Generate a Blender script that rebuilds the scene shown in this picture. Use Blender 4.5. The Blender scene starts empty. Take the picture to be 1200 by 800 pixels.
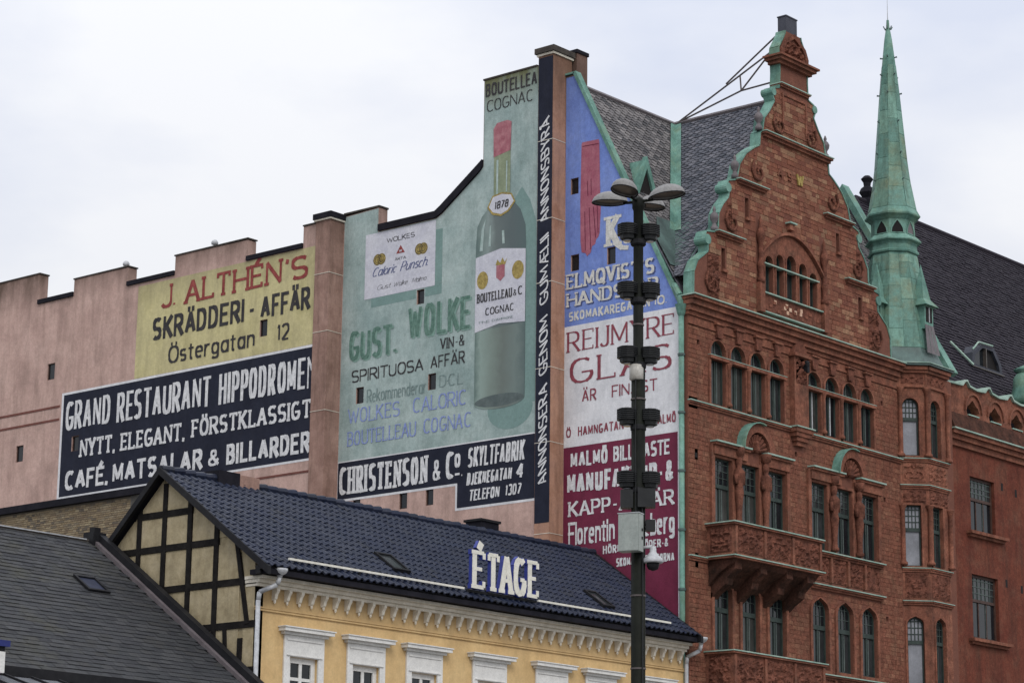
import bpy, math, random
from mathutils import Vector, Matrix, noise
from mathutils.geometry import tessellate_polygon
R = random.Random(7)
SC = bpy.context.scene
COL = SC.collection
RAD = math.radians

# ------------------------------------------------------------------ camera
cd = bpy.data.cameras.new('camera'); cam = bpy.data.objects.new('camera', cd); COL.objects.link(cam)
FOC, PITCH, YAW, ROLL = 2945.9272, 0.23322257, 0.70763022, 0.0122728
CAM = Vector((-60.34, -44.55, 1.6))
def _axes():
    px = Matrix(((1, 0, 0), (0, math.cos(PITCH), math.sin(PITCH)), (0, -math.sin(PITCH), math.cos(PITCH))))
    rr = Matrix(((math.cos(ROLL), -math.sin(ROLL), 0), (math.sin(ROLL), math.cos(ROLL), 0), (0, 0, 1)))
    m = rr @ px
    mk = lambda a: Vector((math.sin(a), 0, math.cos(a)))
    return Matrix((m @ mk(YAW), m @ mk(YAW - math.pi/2), m @ Vector((0, -1, 0))))
A = _axes()
right, up, back = A.col[0], -A.col[1], -A.col[2]
cam.matrix_world = Matrix(((right[0], up[0], back[0], CAM[0]), (right[1], up[1], back[1], CAM[1]),
                           (right[2], up[2], back[2], CAM[2]), (0, 0, 0, 1)))
cd.sensor_width = 36; cd.lens = 36*FOC/1200; cd.clip_start = .5; cd.clip_end = 3000
SC.camera = cam
SC.render.resolution_x = 1024; SC.render.resolution_y = 682
SC.view_settings.view_transform = 'Standard'; SC.view_settings.look = 'None'
SC.view_settings.exposure = 0.0; SC.view_settings.gamma = 1

# ------------------------------------------------------------------ sky and sun (overcast)
SUN_AZ, SUN_EL = RAD(212), RAD(40)      # azimuth clockwise from +Y
w = bpy.data.worlds.new('World'); SC.world = w; w.use_nodes = True
nt = w.node_tree; nt.nodes.clear()
def N(t, **k):
    n = nt.nodes.new(t)
    for a, b in k.items(): setattr(n, a, b)
    return n
out = N('ShaderNodeOutputWorld')
sky = N('ShaderNodeTexSky', sky_type='NISHITA', sun_disc=False)
sky.sun_elevation = SUN_EL; sky.sun_rotation = SUN_AZ
b1 = N('ShaderNodeBackground'); b1.inputs[1].default_value = .08
nt.links.new(sky.outputs[0], b1.inputs[0])
tc = N('ShaderNodeTexCoord')
mp = N('ShaderNodeMapping'); mp.inputs['Scale'].default_value = (1, 1, 2.2); nt.links.new(tc.outputs['Generated'], mp.inputs[0])
cn = N('ShaderNodeTexNoise'); cn.inputs['Scale'].default_value = 3.4; cn.inputs['Detail'].default_value = 6; cn.inputs['Roughness'].default_value = .5
nt.links.new(mp.outputs[0], cn.inputs['Vector'])
cr = N('ShaderNodeValToRGB'); cr.color_ramp.elements[0].position = .38; cr.color_ramp.elements[1].position = .56
cr.color_ramp.elements[0].color = (.70, .745, .87, 1); cr.color_ramp.elements[1].color = (.93, .94, .975, 1)
nt.links.new(cn.outputs[0], cr.inputs[0])
sx = N('ShaderNodeSeparateXYZ'); nt.links.new(tc.outputs['Generated'], sx.inputs[0])
mr = N('ShaderNodeMapRange'); mr.inputs[1].default_value = .25; mr.inputs[2].default_value = 1; mr.inputs[3].default_value = 1.0; mr.inputs[4].default_value = 1.75
nt.links.new(sx.outputs[2], mr.inputs[0])
b2 = N('ShaderNodeBackground'); nt.links.new(cr.outputs[0], b2.inputs[0]); nt.links.new(mr.outputs[0], b2.inputs[1])
mx = N('ShaderNodeMixShader'); mx.inputs[0].default_value = .93
nt.links.new(b1.outputs[0], mx.inputs[1]); nt.links.new(b2.outputs[0], mx.inputs[2]); nt.links.new(mx.outputs[0], out.inputs[0])
sl = bpy.data.lights.new('sun', 'SUN'); sl.energy = 1.15; sl.angle = RAD(22); sl.color = (1, .96, .9)
so = bpy.data.objects.new('sun', sl); COL.objects.link(so)
sd = Vector((math.sin(SUN_AZ)*math.cos(SUN_EL), math.cos(SUN_AZ)*math.cos(SUN_EL), math.sin(SUN_EL)))
so.rotation_euler = sd.to_track_quat('Z', 'Y').to_euler()

# ------------------------------------------------------------------ materials
def lin(c):
    return tuple(((x/255)/12.92 if x <= 10 else ((x/255+.055)/1.055)**2.4) for x in c)
def mat(name, cols, scale=1.5, rough=.85, bump=.15, bscale=14., streak=0., streakcol=(.05, .045, .04), island=False,
        spec=.3, metal=0., fine=.12, topgrime=None, blotch=None, coat=0., mott=.1, topcol=None):
    """cols: list of linear colours mixed by noise (or, with island, by a random value per piece)."""
    m = bpy.data.materials.new(name); m.use_nodes = True
    t = m.node_tree; nd = t.nodes; lk = t.links
    b = nd['Principled BSDF']
    b.inputs['Roughness'].default_value = rough; b.inputs['Specular IOR Level'].default_value = spec
    b.inputs['Metallic'].default_value = metal; b.inputs['Coat Weight'].default_value = coat
    co = nd.new('ShaderNodeTexCoord')
    def noi(s, d=5, r=.6, sc=(1, 1, 1)):
        g = nd.new('ShaderNodeMapping'); g.inputs['Scale'].default_value = sc; lk.new(co.outputs['Object'], g.inputs[0])
        n = nd.new('ShaderNodeTexNoise'); n.inputs['Scale'].default_value = s; n.inputs['Detail'].default_value = d
        n.inputs['Roughness'].default_value = r; lk.new(g.outputs[0], n.inputs['Vector']); return n
    ramp = nd.new('ShaderNodeValToRGB'); el = ramp.color_ramp.elements
    while len(el) < len(cols): el.new(.5)
    while len(el) > len(cols): el.remove(el[-1])
    for i, c in enumerate(cols):
        lo, hi = (0., 1.) if island else (.32, .68)
        el[i].position = lo+(hi-lo)*i/max(1, len(cols)-1); el[i].color = (*c, 1)
    if island:
        g = nd.new('ShaderNodeNewGeometry'); oi = nd.new('ShaderNodeObjectInfo')
        ad = nd.new('ShaderNodeMath'); ad.operation = 'ADD'; lk.new(g.outputs['Random Per Island'], ad.inputs[0]); lk.new(oi.outputs['Random'], ad.inputs[1])
        fr = nd.new('ShaderNodeMath'); fr.operation = 'FRACT'; lk.new(ad.outputs[0], fr.inputs[0]); lk.new(fr.outputs[0], ramp.inputs[0])
    else:
        lk.new(noi(scale).outputs[0], ramp.inputs[0])
    cur = ramp.outputs[0]
    def mul(cur, fac_out, lo, hi, a, bb):
        r = nd.new('ShaderNodeMapRange'); r.inputs[1].default_value = lo; r.inputs[2].default_value = hi
        r.inputs[3].default_value = a; r.inputs[4].default_value = bb; lk.new(fac_out, r.inputs[0])
        return r.outputs[0]
    def mixc(cur, fac, col, mode='MIX'):
        x = nd.new('ShaderNodeMix'); x.data_type = 'RGBA'; x.blend_type = mode
        if isinstance(fac, float): x.inputs[0].default_value = fac
        else: lk.new(fac, x.inputs[0])
        lk.new(cur, x.inputs[6]); x.inputs[7].default_value = (*col, 1); return x.outputs[2]
    if blotch:
        cur = mixc(cur, mul(cur, noi(blotch[1], 6, .65).outputs[0], .5, .72, 0, blotch[2]), blotch[0])
    if streak:
        cur = mixc(cur, mul(cur, noi(2.6, 6, .7, (1, 1, .12)).outputs[0], .46, .78, 0, streak), streakcol)
    if topgrime:     # (z, depth, strength): run-off stains hanging from an edge at height z
        s = nd.new('ShaderNodeSeparateXYZ'); lk.new(co.outputs['Object'], s.inputs[0])
        n2 = noi(1.5, 4, .6, (1, 1, .25))
        a1 = mul(cur, s.outputs[2], topgrime[0]-topgrime[1], topgrime[0], 0, 1)
        mm = nd.new('ShaderNodeMath'); mm.operation = 'MULTIPLY'; lk.new(a1, mm.inputs[0]); lk.new(n2.outputs[0], mm.inputs[1])
        cur = mixc(cur, mul(cur, mm.outputs[0], .1, .5, 0, topgrime[2]), topcol or streakcol)
    fn = noi(22, 4, .7); f2 = noi(6.5, 5, .75)
    fa = mul(cur, fn.outputs[0], .3, .7, 1-fine, 1+fine); fb = mul(cur, f2.outputs[0], .3, .7, 1-mott, 1+mott)
    fm_ = nd.new('ShaderNodeMath'); fm_.operation = 'MULTIPLY'; lk.new(fa, fm_.inputs[0]); lk.new(fb, fm_.inputs[1]); f = fm_.outputs[0]
    vm = nd.new('ShaderNodeVectorMath'); vm.operation = 'SCALE'; lk.new(cur, vm.inputs[0]); lk.new(f, vm.inputs['Scale'])
    lk.new(vm.outputs[0], b.inputs['Base Color'])
    if bump:
        bn = noi(bscale, 6, .65); bp = nd.new('ShaderNodeBump'); bp.inputs['Strength'].default_value = bump; bp.inputs['Distance'].default_value = .04
        lk.new(bn.outputs[0], bp.inputs['Height']); lk.new(bp.outputs[0], b.inputs['Normal'])
    return m
DK = (.035, .03, .028)
M = {}
M['pink'] = mat('pink_render', [(.42, .28, .24), (.5, .34, .29), (.56, .39, .335)], .8, .9, .2, 9, streak=.6, streakcol=(.2, .135, .11), topgrime=(26.3, 2.0, 1.), topcol=(.13, .085, .065), fine=.12, blotch=((.34, .235, .2), .9, .7))
M['pinkb'] = mat('orange_pink_render', [(.32, .165, .105), (.42, .235, .16), (.36, .205, .15)], 1.2, .9, .2, 9, streak=.7, streakcol=(.11, .06, .04), topgrime=(29.8, 3.5, .8), fine=.12)
M['pinkd'] = mat('stained_pilaster_render', [(.24, .14, .11), (.4, .255, .205)], 1.2, .9, .2, 9, streak=.8, streakcol=(.1, .06, .045), topgrime=(26., 2.5, .9), fine=.12)
M['teal'] = mat('teal_wall_paint', [(.26, .345, .33), (.345, .43, .41), (.43, .51, .485)], .7, .85, .15, 9, streak=.6, streakcol=(.2, .25, .235), topgrime=(29.4, 1.5, .95), topcol=(.12, .12, .05), fine=.12, mott=.12, blotch=((.2, .27, .25), 1.3, .7))
M['teald'] = mat('darker_teal_paint', [(.165, .26, .24), (.2, .3, .28)], 1.2, .85, .15, 9, fine=.08)
M['tealg'] = mat('teal_sign_letter_faded', [(.13, .19, .185), (.22, .29, .28)], 5, .85, 0, 9)
M['yellow'] = mat('yellow_wall_paint', [(.46, .41, .2), (.56, .5, .26), (.51, .455, .245)], 1., .85, .15, 9, streak=.65, streakcol=(.3, .26, .15), blotch=((.36, .32, .18), 1.2, .6), topgrime=(25.1, 1.6, .7), fine=.08)
M['black'] = mat('black_wall_paint', [(.012, .014, .026), (.019, .022, .038)], 2., .75, .12, 9, streak=.2, streakcol=(.045, .045, .055), fine=.12, spec=.15)
M['white'] = mat('white_wall_paint', [(.6, .6, .615), (.68, .68, .695), (.74, .735, .745)], 1., .8, .12, 9, streak=.35, streakcol=(.42, .42, .43), fine=.08, blotch=((.5, .5, .52), 1.6, .5))
M['blue'] = mat('blue_wall_paint', [(.135, .2, .5), (.17, .25, .57), (.2, .28, .6)], .9, .85, .12, 9, streak=.6, streakcol=(.11, .155, .34), topgrime=(29.2, 3, .4), fine=.1, mott=.14, blotch=((.24, .31, .58), 1.1, .6))
M['maroon'] = mat('maroon_wall_paint', [(.13, .014, .04), (.17, .022, .055)], 1.5, .8, .12, 9, streak=.35, streakcol=(.09, .02, .035), fine=.12)
M['glove'] = mat('crimson_glove_paint', [(.3, .08, .12), (.4, .15, .19)], 3., .8, 0, 9, streak=.4, streakcol=(.2, .03, .07), fine=.15)
M['gloveline'] = mat('dark_glove_outline', [(.12, .015, .04)], 3., .8, 0)
M['ltred'] = mat('red_letter_paint', [(.2, .03, .03), (.3, .07, .06)], 4, .8, 0, mott=.22, fine=.2)
M['ltmar'] = mat('maroon_letter_paint', [(.2, .035, .055), (.27, .07, .09)], 4, .8, 0, mott=.22, fine=.2)
M['ltblk'] = mat('black_letter_paint', [(.02, .02, .024), (.05, .045, .045)], 4, .8, 0, mott=.22, fine=.2)
M['ltwht'] = mat('white_letter_paint', [(.5, .5, .51), (.72, .72, .72)], 7, .8, 0, fine=.15, mott=.15)
M['ltcream'] = mat('cream_letter_paint', [(.5, .49, .45), (.63, .62, .58)], 4, .8, 0, mott=.22, fine=.2)
M['ltgrn'] = mat('green_letter_paint', [(.07, .15, .115), (.14, .24, .195)], 5, .8, 0, mott=.22, fine=.2)
M['ltgrn2'] = mat('green_letter_shade', [(.2, .32, .27)], 3, .8, 0, mott=.22, fine=.2)
M['ltblu'] = mat('lavender_letter_paint', [(.19, .24, .5), (.25, .31, .56)], 4, .8, 0, mott=.22, fine=.2)
M['ltshade'] = mat('letter_shadow_paint', [(.06, .08, .2)], 4, .8, 0, mott=.22, fine=.2)
M['gold'] = mat('gold_medal_paint', [(.22, .16, .045), (.42, .32, .1)], 9, .7, 0, fine=.3)
M['bcap'] = mat('crimson_bottle_capsule_paint', [(.26, .06, .09), (.42, .18, .2)], 4, .8, 0, streak=.5, streakcol=(.45, .25, .26))
M['bneck'] = mat('olive_bottle_neck_paint', [(.2, .24, .15), (.28, .32, .21)], 4, .8, 0, streak=.5, streakcol=(.13, .16, .12))
M['bhi'] = mat('bottle_highlight_paint', [(.3, .4, .37), (.42, .5, .48)], 6, .8, 0)
M['bfoot'] = mat('dark_bottle_foot_paint', [(.08, .105, .105), (.12, .15, .145)], 3, .8, 0)
M['labelp'] = mat('white_label_paint', [(.5, .5, .56), (.6, .6, .64)], 2, .8, 0)
def ramp_mat(name, a, b, stops):
    m = mat(name, [(0, 0, 0)], fine=.1, bump=0); t = m.node_tree; nd = t.nodes; lk = t.links
    co = nd.new('ShaderNodeTexCoord'); s = nd.new('ShaderNodeSeparateXYZ'); lk.new(co.outputs['Object'], s.inputs[0])
    n = nd.new('ShaderNodeTexNoise'); n.inputs['Scale'].default_value = 2.5; n.inputs['Detail'].default_value = 6; lk.new(co.outputs['Object'], n.inputs['Vector'])
    r = nd.new('ShaderNodeMapRange'); r.inputs[1].default_value = a; r.inputs[2].default_value = b; lk.new(s.outputs[1], r.inputs[0])
    ad = nd.new('ShaderNodeMath'); ad.operation = 'MULTIPLY_ADD'; ad.inputs[1].default_value = .3; lk.new(n.outputs[0], ad.inputs[0]); lk.new(r.outputs[0], ad.inputs[2])
    sb = nd.new('ShaderNodeMath'); sb.operation = 'SUBTRACT'; sb.inputs[1].default_value = .15; lk.new(ad.outputs[0], sb.inputs[0])
    ra = nd.new('ShaderNodeValToRGB'); el = ra.color_ramp.elements
    while len(el) < len(stops): el.new(.5)
    for i, (p, c) in enumerate(stops): el[i].position = p; el[i].color = (*c, 1)
    lk.new(sb.outputs[0], ra.inputs[0]); lk.new(ra.outputs[0], nd['Principled BSDF'].inputs['Base Color']); return m
M['bottle'] = ramp_mat('painted_bottle_glass', 8.15, 5.98, [(0, (.12, .17, .16)), (.1, (.165, .22, .205)), (.25, (.24, .295, .28)), (.4, (.145, .175, .17)), (.7, (.11, .138, .14)), (1, (.1, .14, .14))])
M['bottlelow'] = ramp_mat('painted_bottle_base', 8.15, 5.98, [(0, (.14, .2, .18)), (.12, (.26, .335, .3)), (.35, (.2, .25, .22)), (.55, (.15, .178, .16)), (.8, (.17, .215, .2)), (1, (.11, .15, .145))])
# stone, metal, roofing
STC = [(.15, .06, .04), (.22, .088, .056), (.18, .07, .048), (.26, .12, .074), (.185, .07, .048), (.31, .18, .11), (.22, .09, .058), (.16, .063, .045), (.25, .145, .09)]
STM = [(.15, .06, .04), (.2, .08, .052), (.17, .068, .045), (.235, .11, .07), (.18, .07, .046), (.21, .084, .055)]
M['block'] = mat('sandstone_blocks', STC, rough=.9, bump=.35, bscale=16, island=True, fine=.35, mott=.35, streak=.5, streakcol=(.05, .03, .024), spec=.1)
M['blockm'] = mat('weathered_sandstone_blocks', STM, rough=.92, bump=.4, bscale=14, island=True, fine=.4, mott=.42, streak=.6, streakcol=(.055, .033, .026), spec=.1, blotch=((.15, .085, .055), 1.8, .7))
M['mortar'] = mat('red_mortar', [(.14, .056, .038), (.18, .072, .048)], 3, .95, .2, 12, fine=.2)
M['stone'] = mat('dressed_red_sandstone', [(.14, .058, .04), (.215, .085, .055), (.27, .115, .074)], 1.6, .9, .35, 14, streak=.65, streakcol=(.05, .03, .024), fine=.3, mott=.32, blotch=((.13, .075, .052), 2.2, .6), spec=.12)
M['carved'] = mat('carved_red_sandstone', [(.1, .042, .03), (.21, .084, .056)], 3.2, .92, .8, 16, spec=.1, streak=.4, streakcol=(.04, .022, .018), fine=.3, mott=.35)
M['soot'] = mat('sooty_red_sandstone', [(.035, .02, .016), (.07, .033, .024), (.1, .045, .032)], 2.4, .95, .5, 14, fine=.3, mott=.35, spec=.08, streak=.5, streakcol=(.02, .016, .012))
M['stripe'] = mat('brown_stripe_paint', [(.13, .05, .04), (.18, .07, .055)], 3, .9, 0)
M['redwall'] = mat('red_sandstone_plain_wall', [(.11, .032, .022), (.145, .044, .028), (.165, .054, .034)], .9, .88, .2, 12, streak=.85, streakcol=(.06, .03, .022), fine=.25, mott=.25, topgrime=(20., 1.4, .9), spec=.12, blotch=((.16, .075, .05), 1.3, .7))
M['mosaic'] = mat('pale_mosaic_stone', [(.62, .45, .33), (.5, .3, .2)], 6)
M['copper'] = mat('verdigris_copper', [(.09, .195, .16), (.14, .275, .225), (.2, .35, .29)], 1.4, .65, .1, 8, streak=.85, streakcol=(.05, .095, .075), fine=.15, mott=.18, spec=.2, blotch=((.17, .2, .09), 1.2, .5))
M['coppers'] = mat('verdigris_copper_sheets', [(.085, .185, .15), (.15, .285, .235), (.115, .23, .19), (.2, .36, .29), (.14, .25, .19)], 1.4, .6, .1, 8, island=True, streak=.95, streakcol=(.05, .085, .06), fine=.18, mott=.22, spec=.2, blotch=((.19, .15, .06), 1.1, .6))
M['copperp'] = mat('pale_verdigris_edge', [(.2, .32, .26), (.36, .46, .39)], 3, .6, 0)
M['copperd'] = mat('dark_patinated_sheet', [(.05, .075, .07), (.10, .16, .145)], 1.2, .5, .1, 8, streak=.5, streakcol=(.03, .03, .03))
M['darkbox'] = mat('dark_blue_grey_sheet', [(.04, .043, .055), (.065, .068, .085)], 2, .7, .1, spec=.2)
M['lead'] = mat('grey_brown_metal_sheet', [(.10, .085, .09), (.15, .13, .135)], 2, .5, .1)
M['slate'] = mat('weathered_slates', [(.06, .06, .064), (.12, .113, .115), (.18, .168, .165), (.09, .085, .088), (.23, .215, .21)], island=True, rough=.7, bump=.2, fine=.3, spec=.2, mott=.25)
M['slateb'] = mat('bluish_slates', [(.055, .06, .075), (.09, .095, .115), (.14, .14, .16), (.07, .073, .088)], island=True, rough=.65, bump=.2, fine=.3, spec=.2, mott=.25)
M['slatef'] = mat('foreground_slates', [(.026, .027, .031), (.04, .041, .045), (.033, .035, .038), (.05, .051, .054), (.036, .036, .036)], island=True, rough=.7, bump=.3, fine=.3, spec=.22, mott=.25, blotch=((.06, .058, .04), 1.0, .6))
M['darktile'] = mat('dark_brown_roof_tiles', [(.017, .014, .021), (.03, .025, .033), (.022, .018, .026)], island=True, rough=.75, bump=.1, fine=.25, spec=.12)
M['pantile'] = mat('blue_glazed_pantiles', [(.008, .012, .028), (.015, .021, .044), (.011, .016, .034), (.026, .031, .05), (.013, .018, .04), (.018, .021, .032)], island=True, rough=.42, bump=.05, fine=.2, spec=.22, mott=.15)
M['blk'] = mat('black_painted_metal', [(.010, .010, .012), (.018, .018, .02)], 3, .6, .05, spec=.15)
M['coping'] = mat('black_roofing_felt', [(.010, .010, .014), (.02, .019, .025)], 2, .85, .1, spec=.1)
M['timber'] = mat('black_timber', [(.009, .008, .008), (.02, .018, .017)], 6, .85, .3, 20, spec=.1)
M['plaster'] = mat('beige_plaster', [(.29, .235, .14), (.38, .315, .195), (.43, .36, .235)], 2.2, .9, .25, 10, streak=.45, streakcol=(.16, .135, .09), island=False)
M['ywall'] = mat('yellow_ochre_render', [(.55, .37, .17), (.61, .42, .2), (.64, .455, .225)], 1.1, .85, .08, 12, streak=.45, streakcol=(.42, .28, .13), fine=.06, topgrime=(9.95, .9, .7), topcol=(.33, .23, .12), blotch=((.5, .34, .16), 1.6, .5))
M['cream'] = mat('cream_painted_trim', [(.62, .57, .47), (.74, .69, .59)], 2.5, .7, .08, streak=.3, streakcol=(.36, .31, .22))
M['wframe'] = mat('white_window_paint', [(.64, .63, .6), (.72, .71, .68)], 3, .6, .05)
M['dframe'] = mat('dark_green_window_paint', [(.022, .034, .03), (.04, .058, .05)], 4, .6, 0)
M['bframe'] = mat('brown_window_paint', [(.05, .028, .022), (.075, .04, .03)], 4, .6, 0)
M['gframe'] = mat('grey_green_sash_paint', [(.055, .072, .066), (.1, .125, .115)], 4, .6, 0)
def glass(name, c, rough=.08, spec=.36):
    m = mat(name, [c, tuple(x*1.9+.004 for x in c)], .9, rough, .03, 1.2, fine=0.1, spec=spec); return m
M['glass'] = glass('dark_window_glass', (.006, .008, .010))
M['glass2'] = glass('curtained_window_glass', (.018, .021, .022), .12)
M['glass3'] = glass('pale_glass', (.16, .165, .18), .1)  # pale base colour for oriel panes, lean-to panes and floodlight lenses
M['glass4'] = glass('window_with_drawn_curtain', (.03, .032, .03), .2)
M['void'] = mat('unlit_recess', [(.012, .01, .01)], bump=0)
M['brick'] = mat('yellow_brick', [(.2, .15, .09), (.27, .21, .13), (.16, .12, .08), (.31, .25, .16), (.1, .085, .07)], island=True, rough=.9, bump=.3, fine=.2)
M['brickmortar'] = mat('old_mortar', [(.11, .095, .075), (.15, .13, .1)], 3, .95, .2)
M['capstone'] = mat('dark_weathered_capstone', [(.035, .03, .026), (.07, .06, .05)], 3, .9, .3, 12, mott=.3)
M['greyrend'] = mat('grey_cement_render', [(.075, .07, .062), (.12, .115, .1)], 1.5, .9, .3, 8, blotch=((.3, .29, .27), 1.6, .55))
M['mast'] = mat('dark_painted_mast', [(.007, .008, .007), (.013, .015, .012)], 3, .6, .05, streak=.4, streakcol=(.035, .035, .02), spec=.1)
M['flood'] = mat('black_floodlight_casing', [(.008, .009, .01), (.016, .017, .018)], 5, .5, .05)
M['dome'] = mat('weathered_grey_lamp_shell', [(.2, .195, .19), (.27, .265, .26)], 5, .6, .1, 20, streak=.5, streakcol=(.12, .115, .11), fine=.15)
M['domein'] = mat('brown_lamp_underside', [(.06, .05, .045), (.1, .085, .075)], 5, .4, 0)
M['cab'] = mat('pale_grey_green_cabinet_paint', [(.27, .3, .28), (.32, .35, .325)], 2, .5, .03, streak=.2, streakcol=(.2, .22, .2))
M['zinc'] = mat('pale_zinc', [(.34, .35, .36), (.5, .51, .53)], 6, .45, .1, spec=.5)
M['frost'] = mat('frosted_lantern_glass', [(.3, .28, .24), (.5, .48, .44)], 5, .3, 0)
M['letterface'] = mat('cream_letter_face', [(.62, .6, .52), (.72, .7, .62)], 5, .5, 0)
M['letterside'] = mat('blue_letter_side', [(.03, .045, .22), (.045, .06, .28)], 4, .4, 0)
M['steel'] = mat('rusty_steel_strut', [(.07, .06, .058), (.12, .10, .095)], 5, .6, 0)
M['bluecap'] = mat('blue_enamelled_cap', [(.01, .016, .11), (.02, .03, .16)], 4, .3, 0)
M['bluepatch'] = mat('dark_blue_roof_patch', [(.016, .02, .04), (.03, .035, .06)], 3, .6, .1, spec=.2)
M['ground'] = mat('stone_paving', [(.13, .125, .12), (.18, .175, .165)], .6, .9, .2, 8)

# ------------------------------------------------------------------ frames and mesh builder
def side(x0):                       # wall facing -X: u = -y runs left to right, v = height, w = outward
    return lambda u, v, w=0.: Vector((x0-w, -u, v))
def front(y0=0.):                   # wall facing -Y: u = x
    return lambda u, v, w=0.: Vector((u, y0-w, v))
def diag(u, v, w=0.):               # 45 degree oriel face, u negative leftwards from its right corner
    s = .70710678
    return Vector((12.77+s*u-s*w, -.67-s*u-s*w, v))
def plane(O, U, V):
    O = Vector(O); U = Vector(U).normalized(); V = Vector(V).normalized(); W = U.cross(V)
    return lambda u, v, w=0.: O+U*u+V*v+W*w
WORLD = lambda u, v, w=0.: Vector((u, v, w))

class MB:
    def __init__(s): s.v = []; s.f = []; s.m = []
    def face(s, pts, mi=0):
        n = len(s.v); s.v += [tuple(p) for p in pts]; s.f.append(tuple(range(n, n+len(pts)))); s.m.append(mi); return s
    def box(s, fr, u0, u1, v0, v1, w0, w1, mi=0, taper=None):
        t = taper or (0, 0)                       # front face inset in u and v
        n = len(s.v)
        for (w, a, b) in ((w0, 0, 0), (w1, t[0], t[1])):
            for u, v in ((u0+a, v0+b), (u1-a, v0+b), (u1-a, v1-b), (u0+a, v1-b)): s.v.append(tuple(fr(u, v, w)))
        for q in ((0, 3, 2, 1), (4, 5, 6, 7), (0, 1, 5, 4), (1, 2, 6, 5), (2, 3, 7, 6), (3, 0, 4, 7)):
            s.f.append(tuple(n+i for i in q)); s.m.append(mi)
        return s
    def flat(s, fr, poly, w=0., mi=0, holes=()):
        loops = [[Vector((a, b, 0)) for a, b in poly]]+[[Vector((a, b, 0)) for a, b in h] for h in holes]
        fl = [p for l in loops for p in l]; n = len(s.v); s.v += [tuple(fr(p[0], p[1], w)) for p in fl]
        for t in tessellate_polygon(loops): s.f.append(tuple(n+i for i in t)); s.m.append(mi)
        return s
    def rim(s, fr, poly, w0, w1, mi=0):
        n = len(s.v); k = len(poly)
        for a, b in poly: s.v.append(tuple(fr(a, b, w0))); s.v.append(tuple(fr(a, b, w1)))
        for i in range(k):
            j = (i+1) % k; s.f.append((n+2*i, n+2*j, n+2*j+1, n+2*i+1)); s.m.append(mi)
        return s
    def prism(s, fr, poly, w0, w1, mi=0, holes=(), backface=True, simi=None):
        s.flat(fr, poly, w1, mi, holes)
        if backface: s.flat(fr, poly, w0, mi, holes)
        s.rim(fr, poly, w0, w1, mi if simi is None else simi)
        for h in holes: s.rim(fr, h, w0, w1, mi if simi is None else simi)
        return s
    def tube(s, p, q, r0, r1=None, n=8, mi=0, caps=True):
        p = Vector(p); q = Vector(q); r1 = r0 if r1 is None else r1; d = (q-p).normalized()
        a = d.cross(Vector((0, 0, 1)) if abs(d.z) < .9 else Vector((1, 0, 0))).normalized(); b = d.cross(a); k = len(s.v)
        for i in range(n):
            c = math.cos(2*math.pi*i/n); e = math.sin(2*math.pi*i/n)
            s.v.append(tuple(p+(a*c+b*e)*r0)); s.v.append(tuple(q+(a*c+b*e)*r1))
        for i in range(n):
            j = (i+1) % n; s.f.append((k+2*i, k+2*j, k+2*j+1, k+2*i+1)); s.m.append(mi)
        if caps:
            s.f.append(tuple(k+2*i for i in range(n))[::-1]); s.m.append(mi); s.f.append(tuple(k+2*i+1 for i in range(n))); s.m.append(mi)
        return s
    def path(s, pts, r, n=8, mi=0):
        for a, b in zip(pts, pts[1:]): s.tube(a, b, r, r, n, mi)
        return s
    def lathe(s, c, prof, n=12, ph=0., mi=0, sx=1., sy=1.):
        k = len(s.v); c = Vector(c)
        for r, z in prof:
            for i in range(n):
                a = ph+2*math.pi*i/n; s.v.append((c.x+r*math.cos(a)*sx, c.y+r*math.sin(a)*sy, c.z+z))
        for j in range(len(prof)-1):
            for i in range(n):
                i2 = (i+1) % n; s.f.append((k+j*n+i, k+j*n+i2, k+(j+1)*n+i2, k+(j+1)*n+i)); s.m.append(mi)
        s.f.append(tuple(k+i for i in range(n))[::-1]); s.m.append(mi)
        s.f.append(tuple(k+(len(prof)-1)*n+i for i in range(n))); s.m.append(mi)
        return s
    def build(s, name, mats, parent=None, smooth=False, **props):
        me = bpy.data.meshes.new(name); me.from_pydata(s.v, [], s.f)
        for m in (mats if isinstance(mats, (list, tuple)) else [mats]): me.materials.append(M[m])
        me.polygons.foreach_set('material_index', s.m)
        if smooth: me.polygons.foreach_set('use_smooth', [True]*len(s.f))
        me.update(); return link(name, me, parent, **props)
def link(name, data, parent=None, **props):
    o = bpy.data.objects.new(name, data); COL.objects.link(o)
    if parent is not None:
        o.parent = parent
        if parent.type == 'EMPTY': o.matrix_parent_inverse = Matrix.Translation(-parent.location)
    for a, b in props.items(): o[a] = b
    return o
def thing(name, label, cat, loc, group=None):
    o = bpy.data.objects.new(name, None); o.location = loc; o.empty_display_size = .5; COL.objects.link(o)
    o['label'] = label; o['category'] = cat
    if group: o['group'] = group
    return o
def B(name, m, parent, fr, *boxes, **k):
    b = MB()
    for x in boxes: b.box(fr, *x)
    return b.build(name, m, parent, **k)
def rect(u0, v0, u1, v1): return [(u0, v0), (u1, v0), (u1, v1), (u0, v1)]
def arch(u0, u1, v0, v1, kind='round', n=8):
    c = (u0+u1)/2; r = (u1-u0)/2
    if kind == 'rect': return rect(u0, v0, u1, v1)
    pts = [(u0, v0), (u1, v0)]
    if kind == 'round':
        for i in range(n+1):
            a = math.pi*i/n; pts.append((c+r*math.cos(a), v1-r+r*math.sin(a)))
    else:                              # pointed, slightly ogee
        h = r*1.05
        k = [(1, 0), (.97, .3), (.85, .55), (.6, .74), (.3, .86), (0, 1)]
        pts += [(c+r*a, v1-h+h*b) for a, b in k]+[(c-r*a, v1-h+h*b) for a, b in k[-2::-1]]
    return pts
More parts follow.
